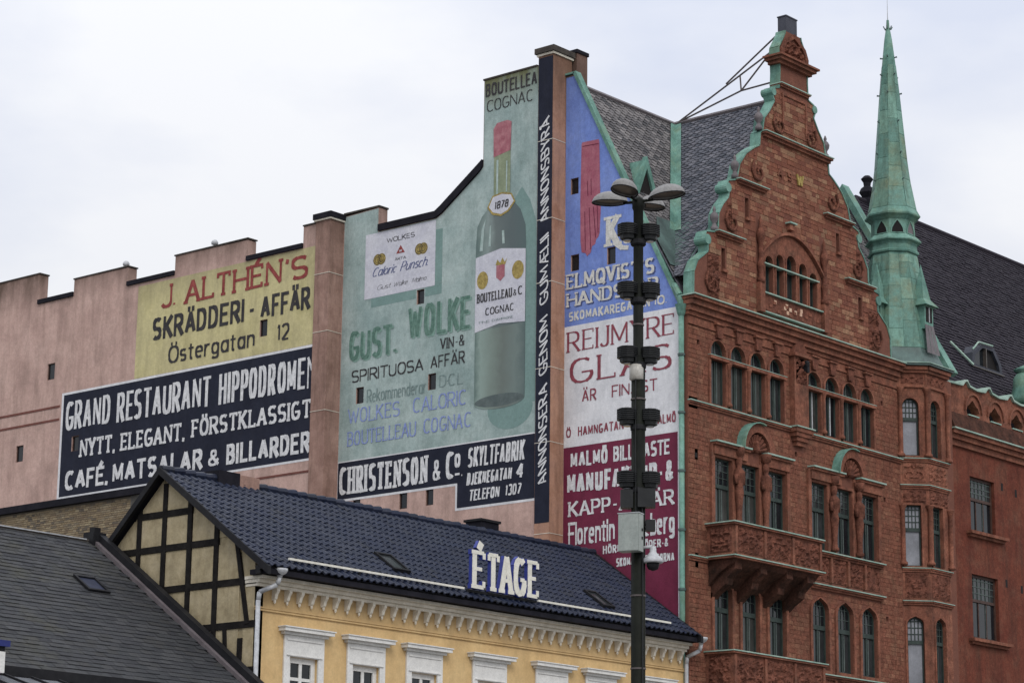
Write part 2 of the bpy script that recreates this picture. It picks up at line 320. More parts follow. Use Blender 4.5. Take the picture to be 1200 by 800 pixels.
def offset_poly(poly, d):
    c = (sum(p[0] for p in poly)/len(poly), sum(p[1] for p in poly)/len(poly))
    hu = max(p[0] for p in poly)-c[0]; hv = max(abs(p[1]-c[1]) for p in poly)
    return [(c[0]+(p[0]-c[0])*(hu+d)/hu, c[1]+(p[1]-c[1])*(hv+d)/hv) for p in poly]
def relief(mb, fr, u0, u1, v0, v1, w0, amp, res=.04, seed=0, mi=0, mask=None):
    nu = max(3, int((u1-u0)/res)); nv = max(3, int((v1-v0)/res)); k = len(mb.v); c = (u0+u1)/2
    for j in range(nv+1):
        for i in range(nu+1):
            u = u0+(u1-u0)*i/nu; v = v0+(v1-v0)*j/nv
            q = Vector((abs(u-c)*5.6+seed*7.7, v*5.6, seed*3.1))
            h = 1-abs(noise.noise(q))*4.2+.5*noise.noise(q*2.7)
            e = min(1, min(u-u0, u1-u, v-v0, v1-v)/.07)
            h = max(0, min(1.2, h))*e
            mb.v.append(tuple(fr(u, v, w0+amp*h)))
    for j in range(nv):
        for i in range(nu):
            a = k+j*(nu+1)+i; mb.f.append((a, a+1, a+nu+2, a+nu+1)); mb.m.append(mi)
    return mb

# ------------------------------------------------------------------ painted lettering (stroke glyphs)
def arcp(cx, cy, rx, ry, a0, a1, n=9, p=.82):
    o = []
    for i in range(n+1):
        a = RAD(a0+(a1-a0)*i/n); c, s_ = math.cos(a), math.sin(a)
        o.append((cx+rx*math.copysign(abs(c)**p, c), cy+ry*math.copysign(abs(s_)**p, s_)))
    return o
L_ = lambda *p: list(p)
def bowl(x0, y0, y1, x1=1.):       # right-hand bowl from a stem
    return [(x0, y1)]+arcp(x0+(x1-x0)*.45, (y0+y1)/2, (x1-x0)*.55, (y1-y0)/2, 90, -90, 8)+[(x0, y0)]
SS = arcp(.5, .74, .5, .26, 35, 270, 9)[:-1]+arcp(.5, .25, .5, .25, 90, -145, 9)
G = {
 'A': (.95, [L_((0, 0), (.5, 1), (1, 0)), L_((.2, .32), (.8, .32))]), 'B': (.8, [L_((0, 0), (0, 1)), bowl(0, .53, 1, .92), bowl(0, 0, .53)]),
 'C': (.85, [arcp(.55, .5, .55, .5, 50, 310, 12)]), 'D': (.88, [L_((0, 0), (0, 1)), bowl(0, 0, 1)]),
 'E': (.72, [L_((0, 0), (0, 1)), L_((0, 1), (1, 1)), L_((0, .52), (.8, .52)), L_((0, 0), (1, 0))]), 'F': (.68, [L_((0, 0), (0, 1)), L_((0, 1), (1, 1)), L_((0, .5), (.8, .5))]),
 'G': (.9, [arcp(.53, .5, .53, .5, 50, 340, 12)+[(1., .42)], L_((.55, .42), (1.04, .42))]), 'H': (.9, [L_((0, 0), (0, 1)), L_((1, 0), (1, 1)), L_((0, .52), (1, .52))]),
 'I': (.0, [L_((0, 0), (0, 1))]), 'J': (.55, [[(1, 1), (1, .25)]+arcp(.5, .25, .5, .25, 0, -160, 7)]), 'K': (.85, [L_((0, 0), (0, 1)), L_((.95, 1), (0, .4)), L_((.28, .57), (1, 0))]),
 'L': (.68, [L_((0, 0), (0, 1)), L_((0, 0), (1, 0))]), 'M': (1.1, [L_((0, 0), (0, 1), (.5, .15), (1, 1), (1, 0))]), 'N': (.92, [L_((0, 0), (0, 1), (1, 0), (1, 1))]),
 'O': (.9, [arcp(.5, .5, .5, .5, 0, 360, 18)]), 'P': (.78, [L_((0, 0), (0, 1)), bowl(0, .43, 1)]), 'Q': (.9, [arcp(.5, .5, .5, .5, 0, 360, 18), L_((.55, .25), (1., -.08))]),
 'R': (.85, [L_((0, 0), (0, 1)), bowl(0, .47, 1, .95), L_((.45, .47), (1, 0))]), 'S': (.8, [SS]), 'T': (.85, [L_((.5, 0), (.5, 1)), L_((0, 1), (1, 1))]),
 'U': (.88, [[(0, 1), (0, .3)]+arcp(.5, .3, .5, .3, 180, 360, 8)+[(1, .3), (1, 1)]]), 'V': (.92, [L_((0, 1), (.5, 0), (1, 1))]), 'W': (1.35, [L_((0, 1), (.27, 0), (.5, .85), (.73, 0), (1, 1))]),
 'Y': (.88, [L_((0, 1), (.5, .45)), L_((1, 1), (.5, .45)), L_((.5, .47), (.5, 0))]), 'Z': (.8, [L_((0, 1), (1, 1), (0, 0), (1, 0))]),
 'Æ': (1.3, [L_((0, 0), (.5, 1)), L_((.5, 1), (.55, 0)), L_((.2, .32), (.5, .32)), L_((.5, 1), (1, 1)), L_((.52, .52), (.9, .52)), L_((.55, 0), (1, 0))]),
 '|': (.3, [L_((0, 0), (0, 1)), L_((0, 1), (1, .62))]),
 '-': (.4, [L_((0, .42), (1, .42))]), '.': (.0, [L_((0, 0), (0, .09))]), '·': (.0, [L_((0, .42), (0, .5))]), ',': (.1, [L_((.5, .08), (0, -.17))]), "'": (.1, [L_((.5, 1.02), (0, .8))]),
 '&': (.9, [[(1, 0), (.2, .68)]+arcp(.45, .8, .25, .2, 200, -20, 8)+[(.62, .64), (.2, .42)]+arcp(.4, .23, .4, .23, 130, 300, 7)+[(.72, .1), (.98, .42)]]),
 '0': (.75, [arcp(.5, .5, .5, .5, 0, 360, 18)]), '1': (.2, [L_((.6, 0), (.6, 1)), L_((.6, 1), (0, .78))]), '2': (.75, [arcp(.5, .7, .5, .3, 160, -30, 8)+[(0, 0)], L_((0, 0), (1, 0))]),
 '3': (.75, [arcp(.5, .75, .48, .25, 150, -80, 8), arcp(.5, .26, .5, .26, 90, -150, 9)]), '4': (.85, [L_((.7, 0), (.7, 1)), L_((.7, 1), (0, .3)), L_((0, .3), (1, .3))]),
 '7': (.75, [L_((0, 1), (1, 1)), L_((1, 1), (.3, 0))]), '8': (.75, [arcp(.5, .75, .44, .25, 0, 360, 14), arcp(.5, .26, .5, .26, 0, 360, 14)]),
 'a': (.62, [arcp(.5, .34, .5, .34, 0, 360, 14), L_((1, 0), (1, .68))]), 'b': (.62, [L_((0, 0), (0, 1)), arcp(.5, .34, .5, .34, 0, 360, 14)]), 'c': (.55, [arcp(.5, .34, .5, .34, 50, 310, 10)]),
 'd': (.62, [L_((1, 0), (1, 1)), arcp(.5, .34, .5, .34, 0, 360, 14)]), 'e': (.6, [[(0, .36), (1, .36)]+arcp(.5, .34, .5, .34, 0, 310, 12)]), 'g': (.62, [arcp(.5, .36, .5, .32, 0, 360, 14), [(1, .68), (1, 0)]+arcp(.5, -.05, .5, .2, 0, -150, 7)]),
 'h': (.6, [L_((0, 0), (0, 1)), [(0, .45)]+arcp(.5, .43, .5, .25, 150, 0, 6)+[(1, 0)]]), 'i': (.0, [L_((0, 0), (0, .68)), L_((0, .86), (0, .96))]), 'k': (.6, [L_((0, 0), (0, 1)), L_((.9, .68), (0, .25)), L_((.3, .4), (1, 0))]),
 'l': (.0, [L_((0, 0), (0, 1))]), 'm': (1., [L_((0, 0), (0, .68)), [(0, .45)]+arcp(.25, .43, .25, .25, 150, 0, 6)+[(.5, 0)], [(.5, .45)]+arcp(.75, .43, .25, .25, 150, 0, 6)+[(1, 0)]]),
 'n': (.6, [L_((0, 0), (0, .68)), [(0, .45)]+arcp(.5, .43, .5, .25, 150, 0, 6)+[(1, 0)]]), 'o': (.62, [arcp(.5, .34, .5, .34, 0, 360, 14)]), 'r': (.4, [L_((0, 0), (0, .68)), [(0, .42)]+arcp(.7, .4, .6, .28, 150, 60, 4)]),
 's': (.52, [[(x, y*.68) for x, y in SS]]), 't': (.4, [[(.4, .95), (.4, .2)]+arcp(.75, .15, .35, .15, 180, 290, 4), L_((0, .68), (.95, .68))]), 'u': (.6, [[(0, .68), (0, .25)]+arcp(.5, .25, .5, .25, 180, 360, 7)+[(1, .25), (1, .68)]]),
}
def _acc(base, kind):
    wd, st = G[base]
    if kind == 'uml': add = [L_((.25, 1.14), (.25, 1.24)), L_((.75, 1.14), (.75, 1.24))]
    elif kind == 'ring': add = [arcp(.5, 1.16, .14, .08, 0, 360, 10)]
    else: add = [L_((.42, 1.08), (.72, 1.3))]
    return (wd, st+add)
G['Ä'] = _acc('A', 'uml'); G['Ö'] = _acc('O', 'uml'); G['Å'] = _acc('A', 'ring'); G['É'] = _acc('E', 'ac')
def strokes(mb, fr, H, pts, wt, wh, w, mi=0, depth=0., mi2=0, ext=0.):
    """one polyline of the brush as overlapping short strips, each a hair above the last so that none is coplanar"""
    n = len(pts)
    for i in range(n-1):
        p, q = Vector(pts[i]), Vector(pts[i+1]); d = q-p
        if d.length < 1e-7: continue
        d.normalize(); hw = (wt*abs(d.y)+wh*abs(d.x))/2
        e0 = ext if (i == 0 and n == 2) else hw*.22*(i > 0); e1 = ext if n == 2 else hw*.22*(i < n-2)
        p = p-d*e0; q = q+d*e1; ww = w+.0006*(len(mb.f) % 9)
        P = [(p.x-d.y*hw, p.y+d.x*hw), (p.x+d.y*hw, p.y-d.x*hw), (q.x+d.y*hw, q.y-d.x*hw), (q.x-d.y*hw, q.y+d.x*hw)]
        mb.face([fr(a, b, ww) for a, b in P], mi)
        if depth:
            for a, b in zip(P, P[1:]+P[:1]): mb.face([fr(*a, ww), fr(*b, ww), fr(*b, ww-depth), fr(*a, ww-depth)], mi2)
            mb.face([fr(a, b, ww-depth) for a, b in P], mi2)
hash_ = lambda c: ord(c)*7919
def write(mb, fr, text, u0, u1, v, H, wt=.16, wh=None, serif=0., slant=0., w=.008, sp=.2, mi=0, du=0., dv=0., depth=0., mi2=0):
    """set a line of lettering between u0 and u1 with capital height H"""
    wh_ = wt if wh is None else wh; T = wt*H; Th = wh_*H
    tot = 0.
    for c in text: tot += .35 if c == ' ' else G[c][0]
    n = len(text)
    nl = sum(c != ' ' for c in text)
    T = min(T, (u1-u0)*.36/max(1, nl)*max(.8, min(1.25, tot/max(nl, 1)/.75)))      # condensed faces get slimmer stems
    gap = min(sp*H*.55, (u1-u0)/max(1, nl)*.15)
    free = (u1-u0)-T*nl-gap*(n-1)
    kx = max(.05, free/max(tot, .01)) if tot else 1.
    u = u0; li = 0
    for c in text:
        if c == ' ': u += .35*kx+gap; continue
        wd, st = G[c]; gw = wd*kx
        jr = random.Random(hash_(c)+li*31+int(abs(u0)*97)); ju, jv, jw = jr.uniform(-.012, .012)*H, jr.uniform(-.012, .012)*H, jr.uniform(.94, 1.05)
        if depth: ju = jv = 0.; jw = 1.
        def tr(p):
            yy = Th/2+p[1]*(H-Th)
            return (u+T/2+p[0]*gw*jw+slant*yy+du+ju, v+yy+dv+jv)
        for si, pl in enumerate(st):
            pp = [tr(p) for p in pl]
            if c in '.·' and gw == 0: pass
            tf = .78 if c in 'MNW&' else 1.
            strokes(mb, fr, H, pp, T*tf, Th*(tf if c == '&' else 1.), w+.0011*((si+li) % 5), mi, depth, mi2, ext=(Th*.5 if (c.isalpha() or c in '|') and not depth else 0))
            if serif and c.isalpha():
                for e, e2 in ((0, 1), (-1, -2)):
                    y = pl[e][1]; ya = pl[e2][1]; dx = abs(pp[e][0]-pp[e2][0]); dy = abs(pp[e][1]-pp[e2][1])
                    if (abs(y) < .02 or abs(y-1) < .02 or (abs(y-.68) < .02 and c.islower())) and dy > dx*.6 and dy > .05*H:
                        q = pp[e]; sw = T*serif
                        strokes(mb, fr, H, [(q[0]-sw/2-T*.25, q[1]), (q[0]+sw/2+T*.25, q[1])], Th, Th, w+.006, mi, depth, mi2)
                    elif (abs(y) < .02 or abs(y-1) < .02) and dx > dy and c in 'EFLTZÉ' and pl[e][0] > .7 or (c == 'T' and abs(y-1) < .02 and dx > dy):
                        q = pp[e]; s_ = -1 if y > .5 else 1
                        strokes(mb, fr, H, [(q[0], q[1]), (q[0], q[1]+s_*H*.16)], Th*1.1, Th, w+.006, mi, depth, mi2)
        u += gw+T+gap; li += 1
    return mb

# ------------------------------------------------------------------ shared helpers for masonry, slates and windows
def band_extent(poly, v0, v1):
    us = [p[0] for p in poly if v0 <= p[1] <= v1]
    for v in (v0, (v0+v1)/2, v1):
        for i in range(len(poly)):
            a, b = poly[i], poly[(i+1) % len(poly)]
            if (a[1]-v)*(b[1]-v) < 0: us.append(a[0]+(b[0]-a[0])*(v-a[1])/(b[1]-a[1]))
    return (min(us), max(us)) if us else None
def free_spans(lo, hi, excl, v0, v1, mg=.0):
    sp = [(lo, hi)]
    for p in excl:
        e = band_extent(p, v0, v1)
        if not e: continue
        a, b = e[0]-mg, e[1]+mg; ns = []
        for s_, t_ in sp:
            if b <= s_ or a >= t_: ns.append((s_, t_)); continue
            if a > s_: ns.append((s_, a))
            if b < t_: ns.append((b, t_))
        sp = ns
    return sp
def masonry(lo_hi, v0, v1, course, width, excl, rnd, gap=.012):
    """list of (u0,u1,v0,v1) blocks in running courses"""
    o = []; v = v0
    while v < v1-.05:
        h = min(course*rnd.uniform(.85, 1.15), v1-v)
        r = lo_hi(v, v+h)
        if r:
            for a, b in free_spans(r[0], r[1], excl, v, v+h, .004):
                u = a
                while u < b-.02:
                    wd = width*rnd.uniform(.6, 1.35)
                    if b-u-wd < width*.4: wd = b-u
                    o.append((u+gap/2, min(u+wd, b)-gap/2, v+gap/2, v+h-gap/2)); u += wd
        v += h
    return [q for q in o if q[1]-q[0] > .03]
_unit = {}
def unit_block(m):
    if m not in _unit:
        b = MB(); b.box(WORLD, 0, 1, 0, 1, 0, 1, taper=(0, 0)); me = bpy.data.meshes.new('block'); me.from_pydata(b.v, [], b.f); me.materials.append(M[m]); _unit[m] = me
    return _unit[m]
def place_unit(name, m, parent, fr, q, w0, w1):
    """one masonry piece as an object of its own; every piece shares the unit mesh"""
    o = bpy.data.objects.new(name, unit_block(m)); COL.objects.link(o)
    O = fr(q[0], q[2], w0); U = fr(q[1], q[2], w0)-O; V = fr(q[0], q[3], w0)-O; W = fr(q[0], q[2], w1)-O
    Wn = W.normalized()
    if W.length < 1e-6: return o
    mtx = Matrix(((U[0], V[0], W[0], O[0]), (U[1], V[1], W[1], O[1]), (U[2], V[2], W[2], O[2]), (0, 0, 0, 1)))
    o.parent = parent
    base = Matrix.Translation(-parent.location) if parent.type == 'EMPTY' else Matrix.Identity(4)
    o.matrix_parent_inverse = base; o.matrix_basis = mtx
    return o
def lay(name, stuffname, m, parent, fr, blocks, single, rnd, w0=0., w=(.018, .05)):
    """first `single` blocks as parts, the rest joined"""
    for q in blocks[:single]: place_unit(name, m, parent, fr, q, w0, w0+rnd.uniform(*w))
    mb = MB()
    for q in blocks[single:]: mb.box(fr, q[0], q[1], q[2], q[3], w0, w0+rnd.uniform(*w), taper=(.006, .006))
    if mb.f: mb.build(stuffname, m, parent, kind='stuff')
def slates(fr, spans, V, wd, ex, rnd, pointed=False, th=.014):
    """overlapping slates on a roof plane: spans(v)->list of (u0,u1)"""
    mb = MB(); v = 0.; row = 0
    while v < V:
        for a, b in spans(v+ex/2):
            u = a-(wd/2 if row % 2 else 0)
            while u < b:
                x0, x1 = max(u, a), min(u+wd, b)
                if x1-x0 > .03:
                    j = rnd.uniform(-.006, .012); g = .006; t = th*rnd.uniform(.8, 1.7)
                    top = min(v+ex*1.25, V+.05); k = len(mb.v)
                    if pointed and x1-x0 > wd*.9:
                        c = (x0+x1)/2
                        P = [(x0+g, v+ex*.42+j, t*.8), (c, v-ex*.12+j, t), (x1-g, v+ex*.42+j, t*.8), (x1-g, top, .002), (x0+g, top, .002)]
                    else: P = [(x0+g, v+j, t), (x1-g, v+j, t), (x1-g, top, .002), (x0+g, top, .002)]
                    mb.v += [tuple(fr(*p)) for p in P]+[tuple(fr(p[0], p[1], 0)) for p in P[:-2]]
                    n = len(P); mb.f.append(tuple(range(k, k+n))); mb.m.append(0)
                    for i in range(n-3): mb.f.append((k+i, k+n+i, k+n+i+1, k+i+1)); mb.m.append(0)
                u += wd
        v += ex; row += 1
    return mb
def window(parent, fr, u0, u1, v0, v1, kind='rect', depth=.2, transom=None, fm='dframe', g=('glass', 'glass'), bars_up=(0, 0), bars_lo=(1, 0), fw=.05, tb=.07, name='window', lat=.022, sash=None, label=None, bw=.025, bh=.018, latm=None):
    """frame with its bars; every pane is a child of it"""
    op = arch(u0-.02, u1+.02, v0-.02, v1+.02, kind); inn = arch(u0+fw, u1-fw, v0+fw, v1-fw*(1.3 if kind == 'point' else 1), kind)
    mb = MB(); mb.prism(fr, op, -depth-.04, -depth+.03, 0, [inn], backface=False)
    tv = transom if transom else None
    mn = (u0+u1)/2
    def vtop(u):
        e = [];
        for i in range(len(inn)):
            a, b = inn[i], inn[(i+1) % len(inn)]
            if (a[0]-u)*(b[0]-u) <= 0 and abs(a[0]-b[0]) > 1e-6: e.append(a[1]+(b[1]-a[1])*(u-a[0])/(b[0]-a[0]))
        return max(e) if e else v1
    if tv: mb.box(fr, u0+fw-.01, u1-fw+.01, tv-tb/2, tv+tb/2, -depth-.03, -depth+.05)
    lo_top = tv-tb/2 if tv else v1-fw
    for i in range(bars_lo[0]):
        u = u0+fw+(u1-u0-2*fw)*(i+1)/(bars_lo[0]+1); mb.box(fr, u-bw, u+bw, v0+fw, lo_top if kind == 'rect' or tv else vtop(u), -depth-.02, -depth+.022)
    for i in range(bars_lo[1]):
        v = v0+fw+(lo_top-v0-fw)*(i+1)/(bars_lo[1]+1); mb.box(fr, u0+fw, u1-fw, v-bh, v+bh, -depth-.02, -depth+.018)
    lt = MB()
    if tv:
        for i in range(bars_up[0]):
            u = u0+fw+(u1-u0-2*fw)*(i+1)/(bars_up[0]+1); lt.box(fr, u-lat/2, u+lat/2, tv+tb/2, vtop(u), -depth-.02, -depth+.014)
        for i in range(bars_up[1]):
            v = tv+tb/2+(v1-tv)*(i+1)/(bars_up[1]+1.0)
            e = band_extent(inn, v-.01, v+.01)
            if e: lt.box(fr, e[0], e[1], v-lat/2, v+lat/2, -depth-.018, -depth+.011)
    o = mb.build(name, fm, parent)
    if label: o['label'] = label
    if lt.f: lt.build('glazing_bars', latm or {'dframe': 'gframe', 'bframe': 'gframe', 'wframe': 'wframe'}[fm], o)
    if tv:
        clip = [(p[0], max(p[1], tv+tb/2-.01)) for p in inn if p[1] > tv] or []
        up = [(u0+fw, tv+tb/2-.01), (u1-fw, tv+tb/2-.01)]+[p for p in inn if p[1] > tv+tb/2]
        if len(up) > 2: MB().flat(fr, up, -depth-.012).build('pane', g[1], o)
    n = bars_lo[0]+1
    for i in range(n):
        a = u0+fw+(u1-u0-2*fw)*i/n+.005; b = u0+fw+(u1-u0-2*fw)*(i+1)/n-.005
        if tv or kind == 'rect': MB().flat(fr, rect(a, v0+fw, b, lo_top), -depth-.012+.002*i).build('pane', g[0], o)
        else: MB().flat(fr, [p for p in inn], -depth-.012).build('pane', g[0], o); break
    if sash:      # pale curtain edge or inner casement strip seen through the glass, as a slim inner frame bar
        s0 = mn+(u1-u0)*.12; MB().box(fr, s0, s0+.05, v0+fw+.04, lo_top-.03, -depth-.01, -depth+.008).build('sash_bar', sash, o)
    return o
def slot(parent, fr, u0, u1, v0, v1, d=.055, fm='bframe', g='glass', name='small_window'):
    mb = MB(); mb.box(fr, u0-.02, u1+.02, v0-.02, v1+.02, -d-.05, -d-.03)
    mb.box(fr, u0, u0+.03, v0, v1, -d-.03, -d+.01); mb.box(fr, u1-.03, u1, v0, v1, -d-.03, -d+.01); mb.box(fr, u0, u1, v0, v0+.03, -d-.03, -d+.011); mb.box(fr, u0, u1, v1-.03, v1, -d-.03, -d+.011)
    o = mb.build(name, fm, parent); MB().flat(fr, rect(u0+.03, v0+.03, u1-.03, v1-.03), -d-.02).build('pane', g, o); return o
def clip_poly(poly, a, b, c):      # keep a*u+b*v <= c
    o = []
    for i in range(len(poly)):
        p, q = poly[i], poly[(i+1) % len(poly)]; fp = a*p[0]+b*p[1]-c; fq = a*q[0]+b*q[1]-c
        if fp <= 0: o.append(p)
        if fp*fq < 0: t = fp/(fp-fq); o.append((p[0]+(q[0]-p[0])*t, p[1]+(q[1]-p[1])*t))
    return o

# ------------------------------------------------------------------ ground
g = MB(); g.face([(-400, -400, 0), (700, -400, 0), (700, 700, 0), (-400, 700, 0)]); g.build('ground', 'ground', kind='structure', label='stone paved square and street surface')

# ------------------------------------------------------------------ firewall building with the painted advertisements
FW = thing('firewall_building', 'pink rendered building whose stepped firewall carries the yellow, black and teal painted advertisements', 'building', (4, 24, 0))
SL, SMID, SB = side(-1.2), side(-.6), side(0.)
top_left = [(-45, 26.2), (-29.92, 26.2), (-29.92, 25.0), (-27.85, 25.0), (-27.85, 25.65), (-24.78, 25.62), (-24.78, 24.9), (-22.2, 24.9), (-22.2, 25.62), (-18.42, 25.58), (-18.42, 24.8), (-15.62, 24.8), (-15.62, 25.56), (-14.95, 25.56)]
holesL = [rect(-29.15, 21.92, -28.72, 22.55), rect(-30.75, 18.95, -30.32, 19.58), rect(-27.5, 19.0, -27.1, 19.57), rect(-17.64, 21.92, -17.26, 22.52)]
MB().prism(SL, [(-45, 17.25), (-14.95, 17.25)]+top_left[::-1], -.42, 0, 0, holesL).build('wall', 'pink', FW, label='pink rendered wall with a stepped parapet')
for h in holesL: slot(FW, SL, h[0][0], h[1][0], h[0][1], h[2][1])
# copings
for a, b, z in ((-29.92, -27.85, 25.0), (-24.78, -22.2, 24.9), (-18.42, -15.62, 24.8)):
    B('coping', 'coping', FW, SL, (a, b, z+.003, z+.17, -.47, .07))
cp = MB()
for a, b, z in ((-45, -29.88, 26.2), (-27.88, -24.74, 25.64), (-22.24, -18.38, 25.61), (-15.64, -15.0, 25.57)):
    B('coping', 'capstone', FW, SL, (a, b, z+.003, z+.05, -.45, .035))
# roof vents on the parapet
for u, z in ((-25.15, 25.67), (-20.35, 25.66)):
    c = SL(u, z, -.2); MB().lathe(c, [(.05, 0), (.05, .1), (.12, .12), (.13, .2), (.09, .27), (.03, .3)], 10).build('roof_vent', 'zinc', FW, True)
# thin painted stripes and flashing
B('painted_stripe', 'stripe', FW, SL, (-45, -28.3, 20.78, 20.86, 0, .02)); B('painted_stripe', 'stripe', FW, SL, (-45, -28.3, 20.28, 20.36, 0, .02))
B('painted_stripe', 'stripe', FW, SL, (-18.5, -15.0, 16.86, 16.93, -.01, .02))
B('flashing', 'coping', FW, SL, (-45, -21.85, 17.0, 17.25, -.3, .1))
# lower wall of yellow brick and grey render
MB().box(SL, -45, -22.9, 0, 17.0, -.6, -.1).build('lower_wall', 'brickmortar', FW)
MB().box(SL, -24.1, -21.9, 0, 17.0, -.58, -.06).build('lower_wall', 'greyrend', FW, label='patchy grey rendered lower wall')
MB().box(SL, -21.9, -14.95, 0, 17.25, -.42, -.002).build('lower_wall', 'pink', FW)
bl = masonry(lambda a, b: (-34, -24.1), 14.6, 16.98, .082, .24, [], R, .01)
bl.sort(key=lambda q: -q[2]); lay('brick', 'brickwork', 'brick', FW, SL, bl, 120, R, -.1, (.008, .022))
# yellow tailor's advertisement
def sign(parent, fr, poly, m, holes=(), w=.004, name='painted_sign', label=None):
    o = MB().flat(fr, poly, w, 0, holes).build(name, m, parent)
    if label: o['label'] = label
    return o
def letters(sg, fr, m, *lines, name='lettering', **k):
    for ln in lines:              # every word is a piece of its own
        mb = MB(); kk = dict(k)
        if len(ln) > 5: kk.update(ln[5])
        write(mb, fr, *ln[:5], **kk); mb.build(name, m, sg)
s1 = sign(FW, SL, rect(-24.15, 21.3, -14.96, 24.78), 'yellow', [holesL[3]], label='yellow painted tailoring advertisement')
S_ = dict(wt=.155, wh=.12, serif=1.2)
letters(s1, SL, 'ltred', ('J.', -22.85, -22.1, 23.73, .88), ('ALTHÉN', -21.6, -16.62, 23.72, .87), ("'S", -16.45, -15.35, 23.7, .84), w=.012, **S_)
letters(s1, SL, 'ltblk', ('SKRÄDDERI', -23.25, -18.45, 22.6, .83), ('-', -18.2, -17.93, 22.6, .8), ('AFFÄR', -17.62, -15.17, 22.57, .8), wt=.165, wh=.15, w=.012)
letters(s1, SL, 'ltblk', ('Östergatan', -22.35, -17.85, 21.62, .64), ('12', -16.75, -16.15, 21.64, .6), wt=.14, wh=.11, w=.012)
s2b = sign(FW, SL, rect(-28.2, 17.26, -14.96, 21.29), 'white', holesL[2:3], .004, 'sign_border')
s2 = sign(FW, SL, rect(-28.08, 17.34, -14.96, 21.2), 'black', holesL[2:3], .008, label='black painted restaurant advertisement')
letters(s2, SL, 'ltwht', ('GRAND', -27.9, -25.4, 19.82, 1.08), ('RESTAURANT', -25.02, -20.02, 19.78, 1.1), ('HIPPODROME', -19.6, -15.3, 19.76, 1.1), ('|', -15.2, -14.97, 19.76, 1.1), wt=.13, wh=.1, w=.014, sp=.13)
letters(s2, SL, 'ltwht', ('NYTT,', -27.0, -25.0, 18.72, .66), ('ELEGANT,', -24.72, -21.25, 18.7, .65), ('FÖRSTKLASSIGT', -20.93, -14.98, 18.74, .64), wt=.17, wh=.13, serif=1.1, w=.014)
letters(s2, SL, 'ltwht', ('CAFÉ,', -27.75, -25.3, 17.55, .72), ('MATSALAR', -25.1, -20.3, 17.56, .73), ('&', -20.0, -19.4, 17.58, .6), ('BILLARDER', -19.08, -14.98, 17.55, .72), wt=.19, wh=.17, w=.014)

# stained pilaster between the signs
pa = MB().box(WORLD, -1.27, -.45, 14.25, 14.95, 0, 25.62); pa.build('pilaster', 'pinkd', FW, label='streaked brown-pink pilaster with a dark cap')
B('pilaster_cap', 'coping', FW, WORLD, (-1.36, -.42, 14.16, 15.03, 25.66, 25.86))
B('cap_moulding', 'cream', FW, WORLD, (-1.33, -.44, 14.19, 15.0, 25.6, 25.655))
for z in (23.7, 21.65, 18.9): B('clamp_band', 'cream', FW, WORLD, (-1.285, -.44, 14.235, 14.96, z, z+.018))

# middle wall with the bottle
top_mid = [(-14.3, 25.8), (-12.6, 25.86), (-12.6, 25.0), (-9.95, 25.0), (-9.68, 25.13), (-8.0, 26.28), (-7.9, 26.42), (-7.9, 29.38), (-5.5, 29.38)]
hm = [rect(-10.76, 22.14, -10.42, 22.64), rect(-13.46, 19.1, -13.1, 19.66), rect(-10.17, 19.14, -9.82, 19.69), rect(-11.36, 15.3, -11.0, 15.86), rect(-10.18, 15.3, -9.84, 15.85), rect(-13.48, 15.2, -13.13, 15.84)]
MB().prism(SMID, [(-14.3, 0), (-5.5, 0)]+top_mid[::-1], -.42, 0, 0, hm).build('wall', 'pink', FW, label='pink rendered wall below the teal advertisement')
for h in hm: slot(FW, SMID, h[0][0], h[1][0], h[0][1], h[2][1])
cpm = MB()
cpm.prism(SMID, [(-12.58, 25.003), (-9.95, 25.003), (-9.66, 25.133), (-7.98, 26.283), (-7.905, 26.4), (-7.905, 26.64), (-8.1, 26.5), (-9.74, 25.38), (-9.98, 25.24), (-12.58, 25.24)], -.46, .08)
cpm.build('coping', 'coping', FW)
B('coping', 'capstone', FW, SMID, (-14.25, -12.57, 25.87, 25.93, -.45, .035)); B('coping', 'capstone', FW, SMID, (-7.93, -5.6, 29.385, 29.44, -.45, .035))
s3 = sign(FW, SMID, [(-14.22, 17.15), (-5.52, 17.15), (-5.52, 29.37), (-7.88, 29.37), (-7.88, 26.4), (-8.02, 26.25), (-9.68, 25.1), (-9.95, 24.98), (-12.62, 24.98), (-12.62, 25.83), (-14.22, 25.78)], 'teal', hm[:3], label='teal painted spirits advertisement with a tall bottle')
letters(s3, SMID, 'ltblk', ('BOUTELLEA', -7.82, -5.6, 28.78, .45), wt=.14, wh=.12, w=.012)
letters(s3, SMID, 'ltblk', ('COGNAC', -7.76, -5.76, 28.25, .4), wt=.09, wh=.06, w=.012)
# painted grime at the very top of the sign
# small label board painted on the wall, with its painted drop shade
for q_ in (rect(-12.86, 22.36, -10.8, 22.75), rect(-10.38, 22.36, -9.64, 22.75), rect(-9.96, 22.76, -9.64, 24.6)): MB().flat(SMID, q_, .007).build('painted_shade', 'teald', s3)
bd = MB().flat(SMID, [(-13.18, 22.68), (-9.95, 22.68), (-9.95, 24.94), (-13.18, 24.96)], .011).build('painted_label', 'labelp', s3)
PB = lambda *a, **k: None
for i_, x in enumerate((-12.6, -12.42, -10.68, -10.5)):
    zc_ = 24.0+(.05 if x > -11 else 0)
    md = MB().flat(SMID, [(x+.2*math.cos(a*math.pi/9), zc_+.2*math.sin(a*math.pi/9)) for a in range(18)], .014+.002*(i_ % 2)).build('medal', 'gold', bd)
    d = MB()
    for rr in (.17, .1): strokes(d, SMID, 1, [(x+rr*math.cos(a*math.pi/9), zc_+rr*math.sin(a*math.pi/9)) for a in range(19)], .012, .012, .018)
    d.build('medal_rings', 'ltblk', bd)
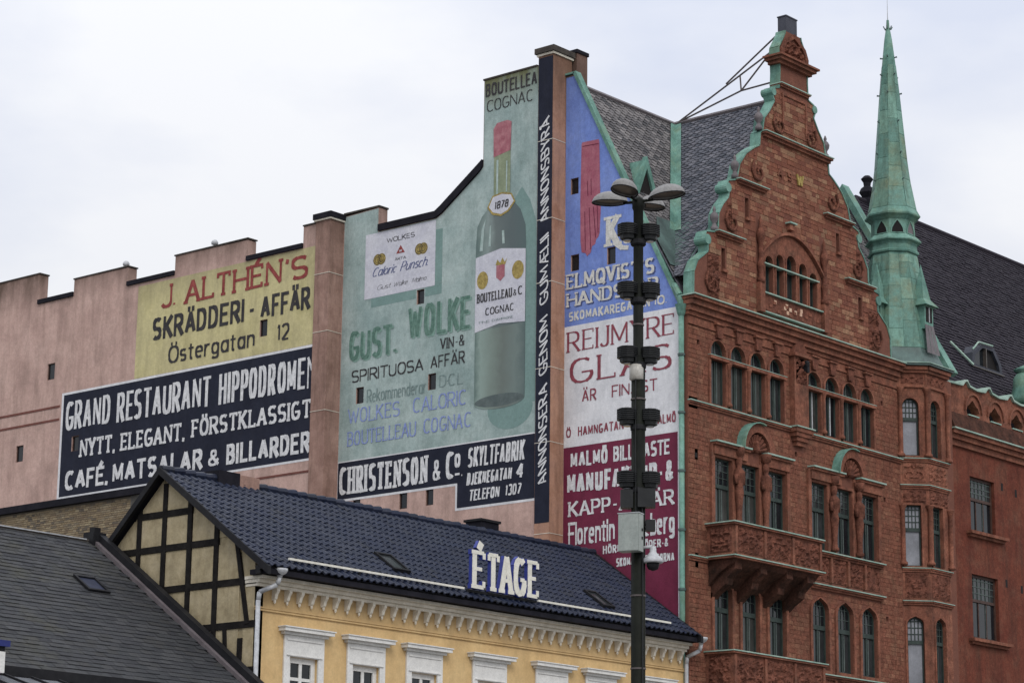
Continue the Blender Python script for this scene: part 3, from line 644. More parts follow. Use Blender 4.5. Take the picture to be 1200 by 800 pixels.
MB().flat(SMID, [(-11.74, 24.06), (-11.34, 24.06), (-11.54, 24.34)], .014).build('red_triangle', 'ltred', bd)
letters(bd, SMID, 'labelp', ('W', -11.61, -11.47, 24.09, .1), wt=.2, w=.018)
letters(bd, SMID, 'ltblk', ('WOLKES', -12.2, -10.9, 24.52, .17), ('ÄKTA', -11.8, -11.28, 23.83, .09), wt=.13, wh=.1, w=.014)
letters(bd, SMID, 'ltshade', ('Caloric', -12.85, -11.75, 23.42, .3), ('Punsch.', -11.55, -10.3, 23.42, .32), wt=.1, wh=.06, slant=.45, w=.014)
letters(bd, SMID, 'ltblk', ('Gust.', -12.6, -11.95, 22.93, .16), ('Wolke', -11.85, -11.2, 22.93, .16), ('Malmö'.replace('ö', 'o'), -11.0, -10.35, 22.93, .16), wt=.07, wh=.05, slant=.45, w=.014)
# names
letters(s3, SMID, 'ltgrn2', ('GUST.', -13.82, -11.62, 20.62, 1.02), ('WOLKE', -11.12, -8.38, 21.0, 1.1), wt=.13, wh=.11, du=.07, dv=-.06, w=.01, sp=.14)
letters(s3, SMID, 'ltgrn', ('GUST.', -13.82, -11.62, 20.62, 1.02), ('WOLKE', -11.12, -8.38, 21.0, 1.1), wt=.125, wh=.1, w=.018, sp=.14)
letters(s3, SMID, 'ltblk', ('VIN-&', -9.66, -8.58, 20.45, .36), wt=.14, wh=.07, serif=1., w=.012)
letters(s3, SMID, 'ltblk', ('SPIRITUOSA', -13.68, -10.38, 19.85, .42), ('AFFÄR', -10.07, -8.55, 19.85, .42), wt=.11, wh=.1, w=.012)
letters(s3, SMID, 'tealg', ('Rekommenderar', -12.94, -10.25, 19.08, .44), ('D·C·L', -9.66, -8.62, 19.17, .4), wt=.08, wh=.05, w=.012)
letters(s3, SMID, 'ltblu', ('WOLKES', -13.8, -11.42, 18.45, .5), ('CALORIC', -10.82, -8.46, 18.46, .5), ('BOUTELLEAU', -13.8, -10.66, 17.68, .49), ('COGNAC', -10.32, -8.25, 17.7, .49), wt=.1, wh=.06, serif=.8, w=.012)
# the bottle, all flat paint
el = lambda cx, cy, rx, ry, n=26, a0=0, a1=360: [(cx+rx*math.cos(RAD(a0+(a1-a0)*i/n)), cy+ry*math.sin(RAD(a0+(a1-a0)*i/n))) for i in range(n+(0 if a1-a0 == 360 else 1))]
MB().flat(SMID, el(-6.6, 18.1, .95, .68), .008).build('painted_shade', 'teald', s3)
MB().flat(SMID, [(-6.62, 24.9), (-6.2, 25.4), (-5.85, 24.9), (-5.6, 24.2), (-5.55, 23.3), (-5.55, 18.2), (-6.1, 18.2), (-6.1, 23.6)], .006).build('painted_shade', 'teald', s3)
bt = MB().flat(SMID, [(-8.13, 18.42)]+el(-7.06, 18.4, 1.07, .26, 12, 180, 360)+[(-6., 23.5), (-6.03, 24.1), (-6.25, 24.65), (-6.5, 24.92), (-6.67, 25.25), (-7.42, 25.25), (-7.62, 24.92), (-7.9, 24.68), (-8.1, 24.35), (-8.15, 23.7)], .012).build('painted_bottle', 'bottle', s3)
MB().flat(SMID, [(-8.125, 20.8), (-6.005, 20.86), (-6.005, 18.42)]+el(-7.06, 18.4, 1.05, .25, 12, 360, 180)+[(-8.12, 18.5)], .015).build('bottle_base', 'bottlelow', bt)
MB().flat(SMID, el(-7.06, 18.42, 1.04, .2), .018).build('bottle_foot', 'bfoot', bt)
MB().flat(SMID, rect(-7.41, 25.2, -6.7, 26.75), .016).build('bottle_neck', 'bneck', bt)
MB().flat(SMID, [(-7.43, 26.62), (-6.7, 26.74), (-6.67, 27.72), (-6.85, 27.8), (-7.3, 27.78), (-7.45, 27.6)], .02).build('bottle_cap', 'bcap', bt)
for q_ in (rect(-7.3, 25.3, -7.22, 26.5), rect(-6.88, 25.35, -6.83, 26.4), [(-7.98, 23.5), (-7.9, 24.25), (-7.72, 24.6), (-7.8, 24.2), (-7.84, 23.5)], [(-7.6, 23.6), (-7.55, 24.3), (-7.5, 24.3), (-7.5, 23.6)], [(-7.0, 23.6), (-7.03, 24.05), (-6.93, 24.05), (-6.9, 23.6)]):
    MB().flat(SMID, q_, .02).build('painted_highlight', 'bhi', bt)
MB().flat(SMID, [(-7.45, 25.3), (-7.05, 25.36), (-6.63, 25.26), (-6.46, 24.95), (-6.75, 24.66), (-7.07, 24.55), (-7.45, 24.66), (-7.68, 24.93)], .023).build('neck_label_edge', 'gold', bt)
nl = MB().flat(SMID, [(-7.43, 25.25), (-7.05, 25.3), (-6.66, 25.21), (-6.53, 24.97), (-6.78, 24.72), (-7.07, 24.62), (-7.42, 24.73), (-7.6, 24.94)], .026).build('neck_label', 'labelp', bt)
letters(nl, SMID, 'ltblk', ('1878', -7.36, -6.76, 24.82, .26), wt=.15, wh=.12, w=.03, slant=.15)
lb = MB().flat(SMID, [(-8.14, 20.78), (-7.1, 20.95), (-6.0, 20.86), (-6.0, 23.28), (-7.05, 23.46), (-8.14, 23.3)], .022).build('bottle_label', 'labelp', bt)
MB().flat(SMID, el(-7.83, 22.5, .24, .3, 18), .027).build('medal', 'gold', lb); MB().flat(SMID, el(-6.32, 22.62, .25, .31, 18), .027).build('medal', 'gold', lb)
d = MB(); d.flat(SMID, [(-7.28, 22.92), (-7.2, 23.1), (-7.08, 22.97), (-6.98, 23.14), (-6.88, 22.97), (-6.78, 23.1), (-6.86, 22.88)], .027); d.build('crown', 'gold', lb)
MB().flat(SMID, [(-7.24, 22.9), (-6.88, 22.9), (-6.88, 22.5), (-7.06, 22.36), (-7.24, 22.5)], .028).build('crest', 'bcap', lb)
letters(lb, SMID, 'ltblk', ('BOUTELLEAU', -8.06, -6.55, 21.76, .3), ('&', -6.5, -6.36, 21.78, .2), ('C', -6.3, -6.1, 21.78, .28), ('COGNAC', -7.68, -6.46, 21.3, .24), wt=.14, wh=.08, serif=.8, w=.03)
letters(lb, SMID, 'tealg', ('FINE', -7.95, -7.5, 21.05, .08), ('CHAMPAGNE', -7.4, -6.5, 21.05, .08), wt=.14, wh=.1, w=.03)
# black sign makers' board
s4e = sign(FW, SMID, [(-14.22, 15.82), (-8.88, 15.82), (-8.88, 15.0), (-5.52, 15.0), (-5.52, 17.19), (-14.22, 17.19)], 'white', [(h[0], h[1], (h[1][0], 15.9), (h[0][0], 15.9)) for h in ()], .006, 'sign_border')
s4 = sign(FW, SMID, [(-14.2, 15.9), (-8.8, 15.9), (-8.8, 15.08), (-5.52, 15.08), (-5.52, 17.15), (-14.2, 17.15)], 'black', (), .01, label='black painted sign makers advertisement')
letters(s4, SMID, 'ltwht', ('CHRISTENSON', -14.12, -10.1, 16.05, .92), ('&', -9.87, -9.5, 16.08, .68), ('C', -9.3, -8.93, 16.08, .88), ('.', -8.62, -8.5, 16.08, .6), wt=.155, wh=.1, serif=1., w=.016)
letters(s4, SMID, 'ltwht', ('O', -8.92, -8.66, 16.42, .45), ('-', -8.94, -8.66, 16.02, .4), wt=.2, wh=.18, w=.016)
letters(s4, SMID, 'ltwht', ('SKYLTFABRIK', -8.35, -5.98, 16.36, .64), wt=.16, wh=.13, w=.016, slant=.06, sp=.12)
letters(s4, SMID, 'ltwht', ('DJEKNEGATAN', -8.4, -6.5, 15.78, .4), ('4', -6.32, -6.0, 15.77, .5), ('TELEFON', -8.28, -7.0, 15.26, .36), ('1307', -6.75, -6.1, 15.27, .36), wt=.17, wh=.14, w=.016, slant=.12, sp=.14)

# tall chimney pilaster with the vertical lettering
MB().box(WORLD, -.66, .3, 4.88, 5.5, 0, 29.72).build('chimney', 'pinkb', FW, label='tall orange-brown chimney pilaster beside the blue wall')
ch = B('chimney_cap', 'capstone', FW, WORLD, (-.76, .36, 4.78, 5.6, 29.74, 29.93)); B('cap_moulding', 'cream', FW, WORLD, (-.7, .34, 4.83, 5.55, 29.66, 29.735))
for z in (26.75, 24.1, 22., 19.2, 16.8, 13.9): B('clamp_band', 'cream', FW, WORLD, (-.67, .02, 4.868, 5.51, z, z+.018))
B('chimney', 'pinkd', FW, WORLD, (.4, .95, 4.75, 5.3, 27.5, 29.95)); B('chimney_cap', 'coping', FW, WORLD, (.36, .99, 4.71, 5.34, 29.95, 30.07))
SP = side(-.66)
vs = sign(FW, SP, rect(-5.49, 14.25, -4.885, 29.6), 'black', (), .006, label='narrow black strip of vertical lettering')
VT = lambda u, v, w=0.: SP(-4.93-v, u, w)          # lines reading bottom to top
letters(vs, VT, 'ltwht', ('ANNONSERA', 15.55, 18.75, .07, .36), ('GENOM', 19.1, 20.95, .07, .36), ('GUMÆLII', 21.4, 23.65, .07, .36), ('ANNONSBYRÅ', 24.1, 27.6, .07, .36), wt=.125, wh=.12, w=.012, slant=-.6, sp=.3)

# body of the building behind the walls
MB().box(WORLD, -.75, 14, 14.6, 45, 0, 24.0).build('body', 'coping', FW)
MB().prism(side(-.17), [(-14.5, 0), (-5.6, 0), (-5.6, 29.0), (-7.8, 29.0), (-7.8, 26.1), (-9.7, 24.8), (-14.5, 24.6)], -9, -.02).build('body', 'coping', FW)

# ------------------------------------------------------------------ red sandstone gabled building
RB = thing('gabled_building', 'red sandstone building with a scrolled stepped gable, arched windows, slate roofs and a corner oriel', 'building', (6, 4, 0))
F0 = front(0.)
rb = random.Random(21)
# openings of the main front
rowC = [(a, a+.8) for a in (1.15, 2.2, 3.26, 4.32, 6.45, 7.5, 8.57, 9.63)]
rowB = [(1.24, 2.24), (2.73, 3.68), (4.18, 5.16), (6.53, 7.54), (8.05, 9.02), (9.54, 10.5)]
rowA = [(1.25, 2.17), (2.7, 3.62), (4.16, 5.08), (6.56, 7.5), (8.0, 8.94), (9.44, 10.38)]
opC = [arch(a, b, 17.7, 19.75 if a < 6 else 19.7, 'round', 10) for a, b in rowC]
opB = [rect(a, 14.03 if a < 6 else 13.9, b, 16.06) for a, b in rowB]
opA = [arch(a, b, 10.16 if a < 6 else 10.05, 12.34, 'point') for a, b in rowA]
putlog = [(.5, 19.45), (.35, 15.9), (5.75, 16.75), (6.9, 16.5), (10.95, 19.3), (11.0, 16.0), (11.0, 12.0), (.35, 12.7), (5.75, 12.4)]
opP = [rect(u, v, u+.13, v+.15) for u, v in putlog]
MB().prism(F0, [(0, 0), (12.15, 0), (12.15, 20.6), (0, 20.6)], -.5, 0, 0, opC+opB+opA+opP, backface=False).build('wall', 'mortar', RB)
MB().box(WORLD, .02, 15.55, .55, 8.9, 0, 20.6).build('body', 'void', RB)
B('wall', 'mortar', RB, WORLD, (14.0, 15.6, 0, .5, 0, 20.9))
# windows
rr = random.Random(5)
for i, (a, b) in enumerate(rowC):
    window(RB, F0, a, b, 17.7, 19.75 if a < 6 else 19.7, 'round', .13, 19.17, g=(rr.choice(['glass', 'glass2', 'glass4']), rr.choice(['glass', 'glass2'])), bars_up=(1, 0), sash='gframe' if i < 4 else ('zinc' if i < 6 else 'gframe'), tb=.1)
for i, (a, b) in enumerate(rowB):
    v0 = 14.03 if a < 6 else 13.9
    window(RB, F0, a, b, v0, 16.06, 'rect', .13, 15.2, g=(rr.choice(['glass', 'glass2', 'glass4']), rr.choice(['glass', 'glass2'])), bars_up=(3, 3), sash='gframe', tb=.12, lat=.014)
for i, (a, b) in enumerate(rowA):
    v0 = 10.16 if a < 6 else 10.05
    window(RB, F0, a, b, v0, 12.34, 'point', .13, 11.4, g=(rr.choice(['glass2', 'glass4']), 'glass'), bars_up=(3, 2), sash='gframe', tb=.14, lat=.014)
# mouldings round the openings: proud rings, transoms and colonettes
def ring(fr, poly, d, w0, w1, m='stone', name='window_surround', parent=RB):
    return MB().prism(fr, offset_poly(poly, d), w0, w1, 0, [poly], backface=False).build(name, m, parent)
for p in opC: ring(F0, p, .09, 0, .055)
for p in opA: ring(F0, p, .12, 0, .06)
for p in opB: ring(F0, p, .1, 0, .05)
for k, (a, b, z) in enumerate(((1.05, 5.22, 19.18), (6.35, 10.53, 19.13))):
    B('transom_moulding', 'stone', RB, F0, (a, b, z-.06, z+.04, -.12, .11)); B('transom_moulding', 'copperp', RB, F0, (a, b, z+.043, z+.06, -.1, .12))
def colonette(x, y, z0, z1, r=.06, parent=RB, cap=None):
    prof = [(r*1.7, 0), (r*1.7, .08), (r*1.15, .12), (r, .2), (r*1.02, (z1-z0)*.5), (r*.92, z1-z0-.2), (r*1.2, z1-z0-.17), (r*1.25, z1-z0-.12), (r*1.8, z1-z0-.04), (r*1.8, z1-z0)]
    return MB().lathe((x, y, z0), prof, 10).build('colonette', 'stone', parent, True)
for x in (2.075, 3.13, 4.19, 7.375, 8.435, 9.5): colonette(x, -.07, 17.72, 19.1)
for i, (a, b) in enumerate(rowC):
    c = (a+b)/2+.02; z = 19.82 if a < 6 else 19.77
    MB().prism(F0, [(c-.12, z), (c+.12, z), (c+.19, z+.4), (c-.19, z+.4)], 0, .11).build('keystone', 'carved', RB)
    B('keystone_cap', 'stone', RB, F0, (c-.24, c+.24, z+.4, z+.46, 0, .16))
for x in (2.48, 3.93, 7.8, 9.29):        # herm figures between the middle row of windows
    z0 = 14.05 if x < 6 else 13.92
    MB().box(F0, x-.17, x+.17, z0, 16.5, -.05, .04).build('mullion_pier', 'stone', RB)
    prof = [(.13, 0), (.14, .1), (.1, .14), (.09, .3), (.1, .55), (.13, .85), (.155, 1.05), (.13, 1.2), (.15, 1.4), (.19, 1.58), (.2, 1.68), (.12, 1.78), (.075, 1.84), (.1, 1.9), (.115, 2.0), (.1, 2.12), (.05, 2.18), (.17, 2.22), (.18, 2.34), (.2, 2.45)]
    hm_ = MB().lathe((x, -.12, z0), prof, 12); hm_.box(F0, x-.23, x-.14, z0+1.3, z0+1.6, .08, .2); hm_.box(F0, x+.14, x+.23, z0+1.3, z0+1.6, .08, .2)
    hm_.build('herm_figure', 'carved', RB, True)
for x in (1.17, 5.24, 6.45, 10.58):
    B('pilaster', 'stone', RB, F0, (x-.07, x+.1, 13.95, 16.44, 0, .09))
for a, b in ((1.14, 3.02), (3.84, 5.36), (6.45, 8.33), (9.23, 10.78)):
    mb = MB(); mb.box(F0, a+.06, b-.06, 16.14, 16.42, 0, .14).box(F0, a+.02, b-.02, 16.423, 16.5, 0, .22); mb.build('lintel', 'stone', RB)
    B('lintel_flashing', 'copperp', RB, F0, (a, b, 16.503, 16.55, 0, .28))
for cx, zt in ((3.43, 16.52), (8.78, 16.52)):
    R0, r1 = .88, .6
    outer = [(cx+R0*math.cos(RAD(a)), zt+R0*math.sin(RAD(a))) for a in range(0, 181, 12)]
    inner = [(cx+r1*math.cos(RAD(a)), zt+r1*math.sin(RAD(a))) for a in range(180, -1, -12)]
    MB().prism(F0, outer+inner, 0, .24).build('arch_moulding', 'stone', RB)
    outer = [(cx+(R0+.035)*math.cos(RAD(a)), zt+(R0+.035)*math.sin(RAD(a))) for a in range(72, 181, 12)]
    inner = [(cx+(R0+.003)*math.cos(RAD(a)), zt+(R0+.003)*math.sin(RAD(a))) for a in range(180, 71, -12)]
    MB().prism(F0, outer+inner, 0, .34).build('arch_flashing', 'copper', RB)
    mb = MB(); k0 = len(mb.v)
    mb.flat(F0, [(cx+.6*math.cos(RAD(a)), zt+.6*math.sin(RAD(a))) for a in range(0, 181, 15)], .03)
    for a in range(15, 180, 18):       # shell ribs
        p = (cx+.1*math.cos(RAD(a)), zt+.1*math.sin(RAD(a))); q = (cx+.54*math.cos(RAD(a)), zt+.54*math.sin(RAD(a)))
        mb.tube(F0(*p, .06), F0(*q, .12), .03, .075, 6)
    mb.build('shell_tympanum', 'carved', RB)
    MB().lathe(F0(cx, zt-.04, .12), [(.05, 0), (.12, .08), (.1, .2), (.13, .3), (.03, .42)], 8).build('boss', 'carved', RB)
# string courses and cornice
def ledge(u0, u1, z, w=.13, t=.05, fr=F0, parent=RB, top='copperp', m='stone', d=.12):
    mb = MB(); mb.box(fr, u0, u1, z-t-d, z-t-d*.45, 0, w*.45).box(fr, u0, u1, z-t-d*.45+.002, z-t, 0, w*.8); mb.build('moulding', m, parent)
    B('flashing', top, parent, fr, (u0-.01, u1+.01, z-t+.003, z-.012, 0, w))
ledge(0, 5.45, 17.66); ledge(6.45, 12.1, 17.63)
mb = MB()
for z0, z1, w_ in ((20.3, 20.42, .07), (20.423, 20.6, .16), (20.603, 20.76, .27), (20.763, 20.86, .38)): mb.box(F0, -.02-w_*.3, 12.0, z0, z1, -.3, w_)
mb.build('cornice', 'stone', RB)
B('cornice_flashing', 'copperp', RB, F0, (-.18, 12.0, 20.863, 20.9, -.3, .43))
B('band', 'stone', RB, F0, (0, 12.0, 20.02, 20.08, 0, .05))
# central console pilaster
mb = MB(); mb.box(F0, 5.5, 6.3, 17.6, 19.98, 0, .2).box(F0, 5.42, 6.4, 19.98, 20.08, 0, .3); mb.build('pilaster', 'stone', RB)
MB().prism(F0, [(5.5, 20.083), (6.32, 20.083), (6.2, 20.35), (5.91, 20.62), (5.62, 20.35)], 0, .17).build('pilaster_head', 'carved', RB)
mb = MB()
for i, (a, b) in enumerate(((.48, .26), (.42, .22), (.34, .17), (.26, .1))): mb.box(F0, 5.91-a, 5.91+a, 17.5-.14*i, 17.64-.14*i-.002, 0, b+.05)
mb.build('corbel', 'stone', RB)
B('flashing', 'copperp', RB, F0, (5.4, 6.45, 17.643, 17.68, 0, .36))
mb = MB(); relief(mb, F0, 5.6, 6.2, 19.1, 19.95, .2, .12, .05, 3); mb.build('carved_panel', 'carved', RB)
MB().box(F0, 6.02, 6.14, 19.5, 19.75, .18, .36).lathe(F0(6.08, 19.72, .3), [(.02, -.1), (.08, 0), (.09, .1), (.05, .18)], 8).build('lantern_bracket', 'blk', RB)
# balcony parapet of the left bay, with its corbels
def balcony(x0, x1, z0, z1, y=-1., n=3, parent=RB, corbels=True, seed=1):
    MB().box(WORLD, x0, x1, y, -.0, z0+.06, z1-.06).build('balcony', 'stone', parent)
    fb = front(y); L = x1-x0-.12
    for i in range(n+1):
        u = x0+.02+L*i/n; B('panel_pilaster', 'stone', parent, fb, (u, u+.12, z0+.1, z1-.09, 0, .05))
    for i in range(n):
        mb = MB(); relief(mb, fb, x0+.16+L*i/n, x0+L*(i+1)/n, z0+.12, z1-.11, .003, .085, .05, seed+i); mb.build('carved_panel', 'carved', parent)
    sf = side(x0); mb = MB(); relief(mb, sf, .12, -y-.08, z0+.12, z1-.11, .003, .07, .05, seed+9); mb.build('carved_panel', 'carved', parent)
    for z, nm in ((z1, 0), (z0, 1)):
        MB().box(WORLD, x0-.1, x1+.08, y-.1, 0, z-.06, z-.003).build('moulding', 'stone', parent)
        MB().box(WORLD, x0-.13, x1+.1, y-.13, 0, z, z+.035).build('flashing', 'copperp', parent)
    if corbels:
        for x in (x0+.35, x0+(x1-x0)*.36, x0+(x1-x0)*.66, x1-.45):
            prof = [(0, z0-.12), (y*.9, z0-.12), (y*.92, z0-.35), (y*.6, z0-.62), (y*.55, z0-.8), (y*.2, z0-1.02), (0, z0-1.2)]
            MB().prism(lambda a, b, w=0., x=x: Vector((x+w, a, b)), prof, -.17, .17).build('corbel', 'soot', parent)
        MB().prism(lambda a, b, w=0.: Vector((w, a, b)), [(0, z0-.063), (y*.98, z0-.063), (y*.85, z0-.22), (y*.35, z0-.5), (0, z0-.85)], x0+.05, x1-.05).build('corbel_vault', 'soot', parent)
balcony(.95, 5.62, 12.88, 13.9)
balcony(.85, 5.7, 8.9, 10.02, corbels=False, seed=30)
# carved breast panels under the right-hand windows
for zt, zb, x0, x1, sd_ in ((13.86, 12.78, 6.62, 10.62, 50), (9.93, 8.9, 6.8, 10.6, 60)):
    for i in range(4):
        mb = MB(); relief(mb, F0, x0+.12+(x1-x0)*i/4, x0-.02+(x1-x0)*(i+1)/4, zb+.12, zt-.14, .02, .08, .05, sd_+i); mb.build('carved_panel', 'carved', RB)
        B('panel_pilaster', 'stone', RB, F0, (x0+(x1-x0)*i/4-.01, x0+(x1-x0)*i/4+.1, zb+.1, zt-.12, 0, .1))
    ledge(x0-.05, x1+.12, zt, .22); ledge(x0-.1, x1+.1, zb, .2)
ledge(0, .95, 12.9, .12)
# ashlar of the main front
exc = [offset_poly(p, .1) for p in opC]+[offset_poly(p, .13) for p in opA]+[offset_poly(p, .11) for p in opB]+[offset_poly(p, .01) for p in opP]
exc += [rect(5.5, 17, 6.3, 20.6), rect(.96, 12.7, 5.6, 13.95), rect(6.6, 12.7, 10.65, 13.95), rect(6.7, 8.5, 10.65, 9.95), rect(.85, 8.5, 5.7, 10.05), rect(1.1, 16.1, 5.4, 16.52), rect(6.4, 16.1, 10.8, 16.52)]
exc += [rect(0, 17.47, 12.1, 17.66)]
exc += [[(cx+.88*math.cos(RAD(a)), zt+.88*math.sin(RAD(a))) for a in range(0, 181, 15)] for cx, zt in ((3.43, 16.5), (8.78, 16.5))]
ash = masonry(lambda a, b: (.01, 12.05), 5.2, 20.0, .15, .36, exc, rb, .007)
lay('stone_block', 'ashlar', 'blockm', RB, F0, ash, 0, rb, 0, (.005, .015))
MB().box(F0, .01, 12.05, 20.09, 20.29, 0, .02).build('frieze', 'stone', RB)

# --- the gable
GH = [(20.9, 5.62), (21.6, 5.6), (22.0, 5.4), (22.25, 5.05), (22.4, 4.85), (22.7, 4.85), (22.85, 5.0), (23.02, 4.95), (23.1, 4.45), (23.3, 4.3), (23.75, 4.28), (24.1, 4.05), (24.4, 3.75), (24.6, 3.7), (24.75, 3.85), (24.95, 3.75), (25.06, 3.35),
      (25.2, 3.25), (25.65, 3.12), (26.1, 2.75), (26.4, 2.3), (26.55, 2.0), (27.0, 1.95), (27.1, 1.82), (27.55, 1.72), (27.9, 1.4), (28.3, 1.12), (28.5, 1.22), (28.72, 1.18), (28.82, .82), (29.4, .78), (29.85, .8), (29.95, .84), (30.25, .82), (30.55, .62), (30.8, .46), (30.92, .43)]
GC = 5.56
gleft = [(GC-h, z) for z, h in GH]; gright = [(GC+h-.0, z) for z, h in GH]
gpoly = gleft[::-1]+gright     # top-left down, then up the right
gpoly = [(u, v) for u, v in gpoly]
G1 = front(.0)
lights = [(3.74, 4.18, 22.95), (4.36, 4.78, 23.12), (4.95, 5.48, 23.22), (5.66, 6.1, 23.1), (6.26, 6.7, 22.9)]
opG = [arch(a, b, 21.72, t, 'round', 6) for a, b, t in lights]
slits = [rect(2.72, 23.95, 2.92, 24.62), rect(1.42, 21.98, 1.62, 22.68), rect(7.96, 23.95, 8.16, 24.62), rect(9.25, 21.98, 9.45, 22.68)]
FG = front(-.28)
ga = MB(); ga.prism(FG, gpoly, -.3, 0, 0, opG+slits); ga.build('gable', 'mortar', RB)
for p in slits:
    MB().flat(FG, p, -.2).build('pane', 'glass', B('slit_window', 'stone', RB, FG, (p[0][0]-.03, p[1][0]+.03, p[0][1]-.09, p[0][1], 0, .1)))
for (a, b, t), p in zip(lights, opG):
    window(RB, FG, a, b, 21.72, t, 'round', .16, 22.66, bars_up=(0, 0), bars_lo=(1, 0), fw=.035, tb=.07, sash=None, fm='dframe', g=('glass2', 'glass'))
    ring(FG, p, .045, 0, .05)
B('transom_moulding', 'copperp', RB, FG, (3.66, 6.78, 22.64, 22.68, -.1, .1))
for x in (4.27, 4.86, 5.57, 6.18): colonette(x, .1, 21.73, 22.6, .035)
def bow(fr, u0, u1, z0, rise, d, w0, w1, m, name, parent=RB, n=14):
    up = [(u0+(u1-u0)*i/n, z0+rise*(1-((2*i/n)-1)**2)) for i in range(n+1)]; dn = [(u, v-d) for u, v in up[::-1]]
    return MB().prism(fr, up+dn, w0, w1).build(name, m, parent)
bow(FG, 3.45, 7.0, 22.95, 1.0, .09, 0, .14, 'stone', 'relieving_arch')
# spandrel field of plain stone inside the arch
n_ = 14; fld = [(3.5, 21.62), (6.95, 21.62)]+[(6.95-3.45*i/n_, 22.85+.98*(1-((2*i/n_)-1)**2)) for i in range(n_+1)]
MB().prism(FG, fld, 0, .02, 0, [offset_poly(p, .002) for p in opG], backface=False).build('window_field', 'stone', RB)
for x in (3.42, 7.07):
    B('pilaster', 'stone', RB, FG, (x-.13, x+.13, 21.0, 21.95, 0, .17))
    prof = [(.13, 0), (.14, .12), (.09, .2), (.1, .45), (.13, .6), (.08, .72), (.085, 1.3), (.13, 1.42), (.15, 1.6), (.1, 1.75), (.04, 1.95), (.06, 2.05), (.01, 2.2)]
    MB().lathe(FG(x, 21.95, .1), prof, 10).build('baluster_shaft', 'carved', RB, True)
    mb = MB()
    for i, r_ in enumerate((.12, .1, .07)): mb.box(FG, x-r_-.03, x+r_+.03, 20.98-.001*i-.12*i, 21.0+.05-.12*i, 0, .18-.04*i)
B('flashing', 'copperp', RB, FG, (3.56, 6.93, 21.66, 21.7, 0, .14)); B('flashing', 'copperp', RB, FG, (3.56, 6.95, 21.02, 21.06, 0, .16))
B('breast_panel', 'carved', RB, FG, (3.6, 6.9, 21.07, 21.655, 0, .05))
rg = random.Random(3)
for u, v in ((4.2, 21.42), (4.75, 21.33), (4.9, 21.2), (5.05, 21.33), (5.35, 21.3), (5.65, 21.3), (5.68, 21.42), (4.85, 21.42)):
    B('mosaic_stone', 'mosaic', RB, FG, (u, u+.13, v, v+.12, .05, .062+.004*rg.random()))
for i in range(14):
    u = 3.7+.225*i; v = 21.15+.12*(i % 3); B('mosaic_stone', 'stone', RB, FG, (u, u+.15, v, v+.1, .05, .066+.004*(i % 4)))
# gable ashlar, then mouldings
def gspan(v0, v1):
    e = [x for x in (band_extent(gpoly, v0, v0+.01), band_extent(gpoly, v1-.01, v1)) if x]
    return (max(x[0] for x in e)+.06, min(x[1] for x in e)-.06) if e else None
gex = [fld, rect(3.28, 20.9, 3.56, 24.2), rect(6.93, 20.9, 7.22, 24.2), rect(3.5, 20.9, 7.0, 21.7)]+[offset_poly(p, .05) for p in slits]
# carved scroll fields on the flanks stay free of ashlar
scr = [(21.0, 22.35, 0.02, 1.25), (21.0, 22.35, 9.85, 11.1), (23.2, 24.3, 1.3, 1.95), (23.2, 24.3, 9.15, 9.8), (25.2, 26.35, 2.45, 3.3), (25.2, 26.35, 7.8, 8.65), (27.1, 28.25, 3.9, 4.55), (27.1, 28.25, 6.55, 7.2)]
gb = masonry(gspan, 20.93, 28.75, .165, .36, gex+[rect(a[2], a[0], a[3], a[1]) for a in scr[:4]], rb, .008)
gb.sort(key=lambda q: q[0])
lay('stone_block', 'ashlar', 'block', RB, FG, [q for i, q in enumerate(gb) if i % 2 == 0][:280]+[q for i, q in enumerate(gb) if i % 2 == 0][280:]+[q for i, q in enumerate(gb) if i % 2], 280, rb, 0, (.005, .024))
for i, (z0, z1, u0, u1) in enumerate(scr):
    e0 = band_extent(gpoly, z0, z0+.02); e1 = band_extent(gpoly, z1-.02, z1)
    a, b = max(u0, e0[0]+.05, e1[0]+.05), min(u1, e0[1]-.05, e1[1]-.05)
    mb = MB(); relief(mb, FG, a, b, z0, z1, .012, .1, .05, 80+i//2); mb.build('carved_scroll', 'carved', RB)
    lf = u0 < GC; cx_ = a+.22 if lf else b-.22
    pts = [FG(cx_+(.05+.045*t)*math.cos(t*.9)*(-1 if lf else 1), z0+.42+(.05+.045*t)*math.sin(t*.9), .06) for t in range(0, 9)]
    MB().path(pts, .045, 6).build('carved_scroll', 'carved', RB)
def gledge(z, u0, u1, w=.2, h=.14):
    mb = MB(); mb.box(FG, u0+.06, u1-.06, z-h, z-h*.5, -.3, w*.5).box(FG, u0+.02, u1-.02, z-h*.5+.002, z-.022, -.33, w*.85); mb.build('moulding', 'stone', RB)
    B('flashing', 'copperp', RB, FG, (u0, u1, z-.02, z+.012, -.36, w))
gledge(27.08, 3.66, 7.62, .22, .18); gledge(25.12, 2.2, 3.85); gledge(25.12, 7.18, 8.9); gledge(23.15, 1.05, 2.5); gledge(23.15, 8.4, 10.15); gledge(29.0, 4.68, 6.44, .14, .12)
mb = MB(); mb.box(FG, 4.6, 6.5, 29.66, 29.76, -.36, .12).box(FG, 4.5, 6.6, 29.763, 29.86, -.4, .24).box(FG, 4.42, 6.68, 29.863, 29.93, -.44, .32); mb.build('cornice', 'stone', RB)
MB().box(FG, 5.22, 5.86, 30.8, 31.48, -.36, -.03).build('chimney', 'darkbox', RB, label='square dark grey chimney on top of the gable')
mb = MB(); mb.box(FG, 5.2, 5.88, 31.48, 31.52, -.38, -.01); mb.build('chimney_cap', 'darkbox', RB)
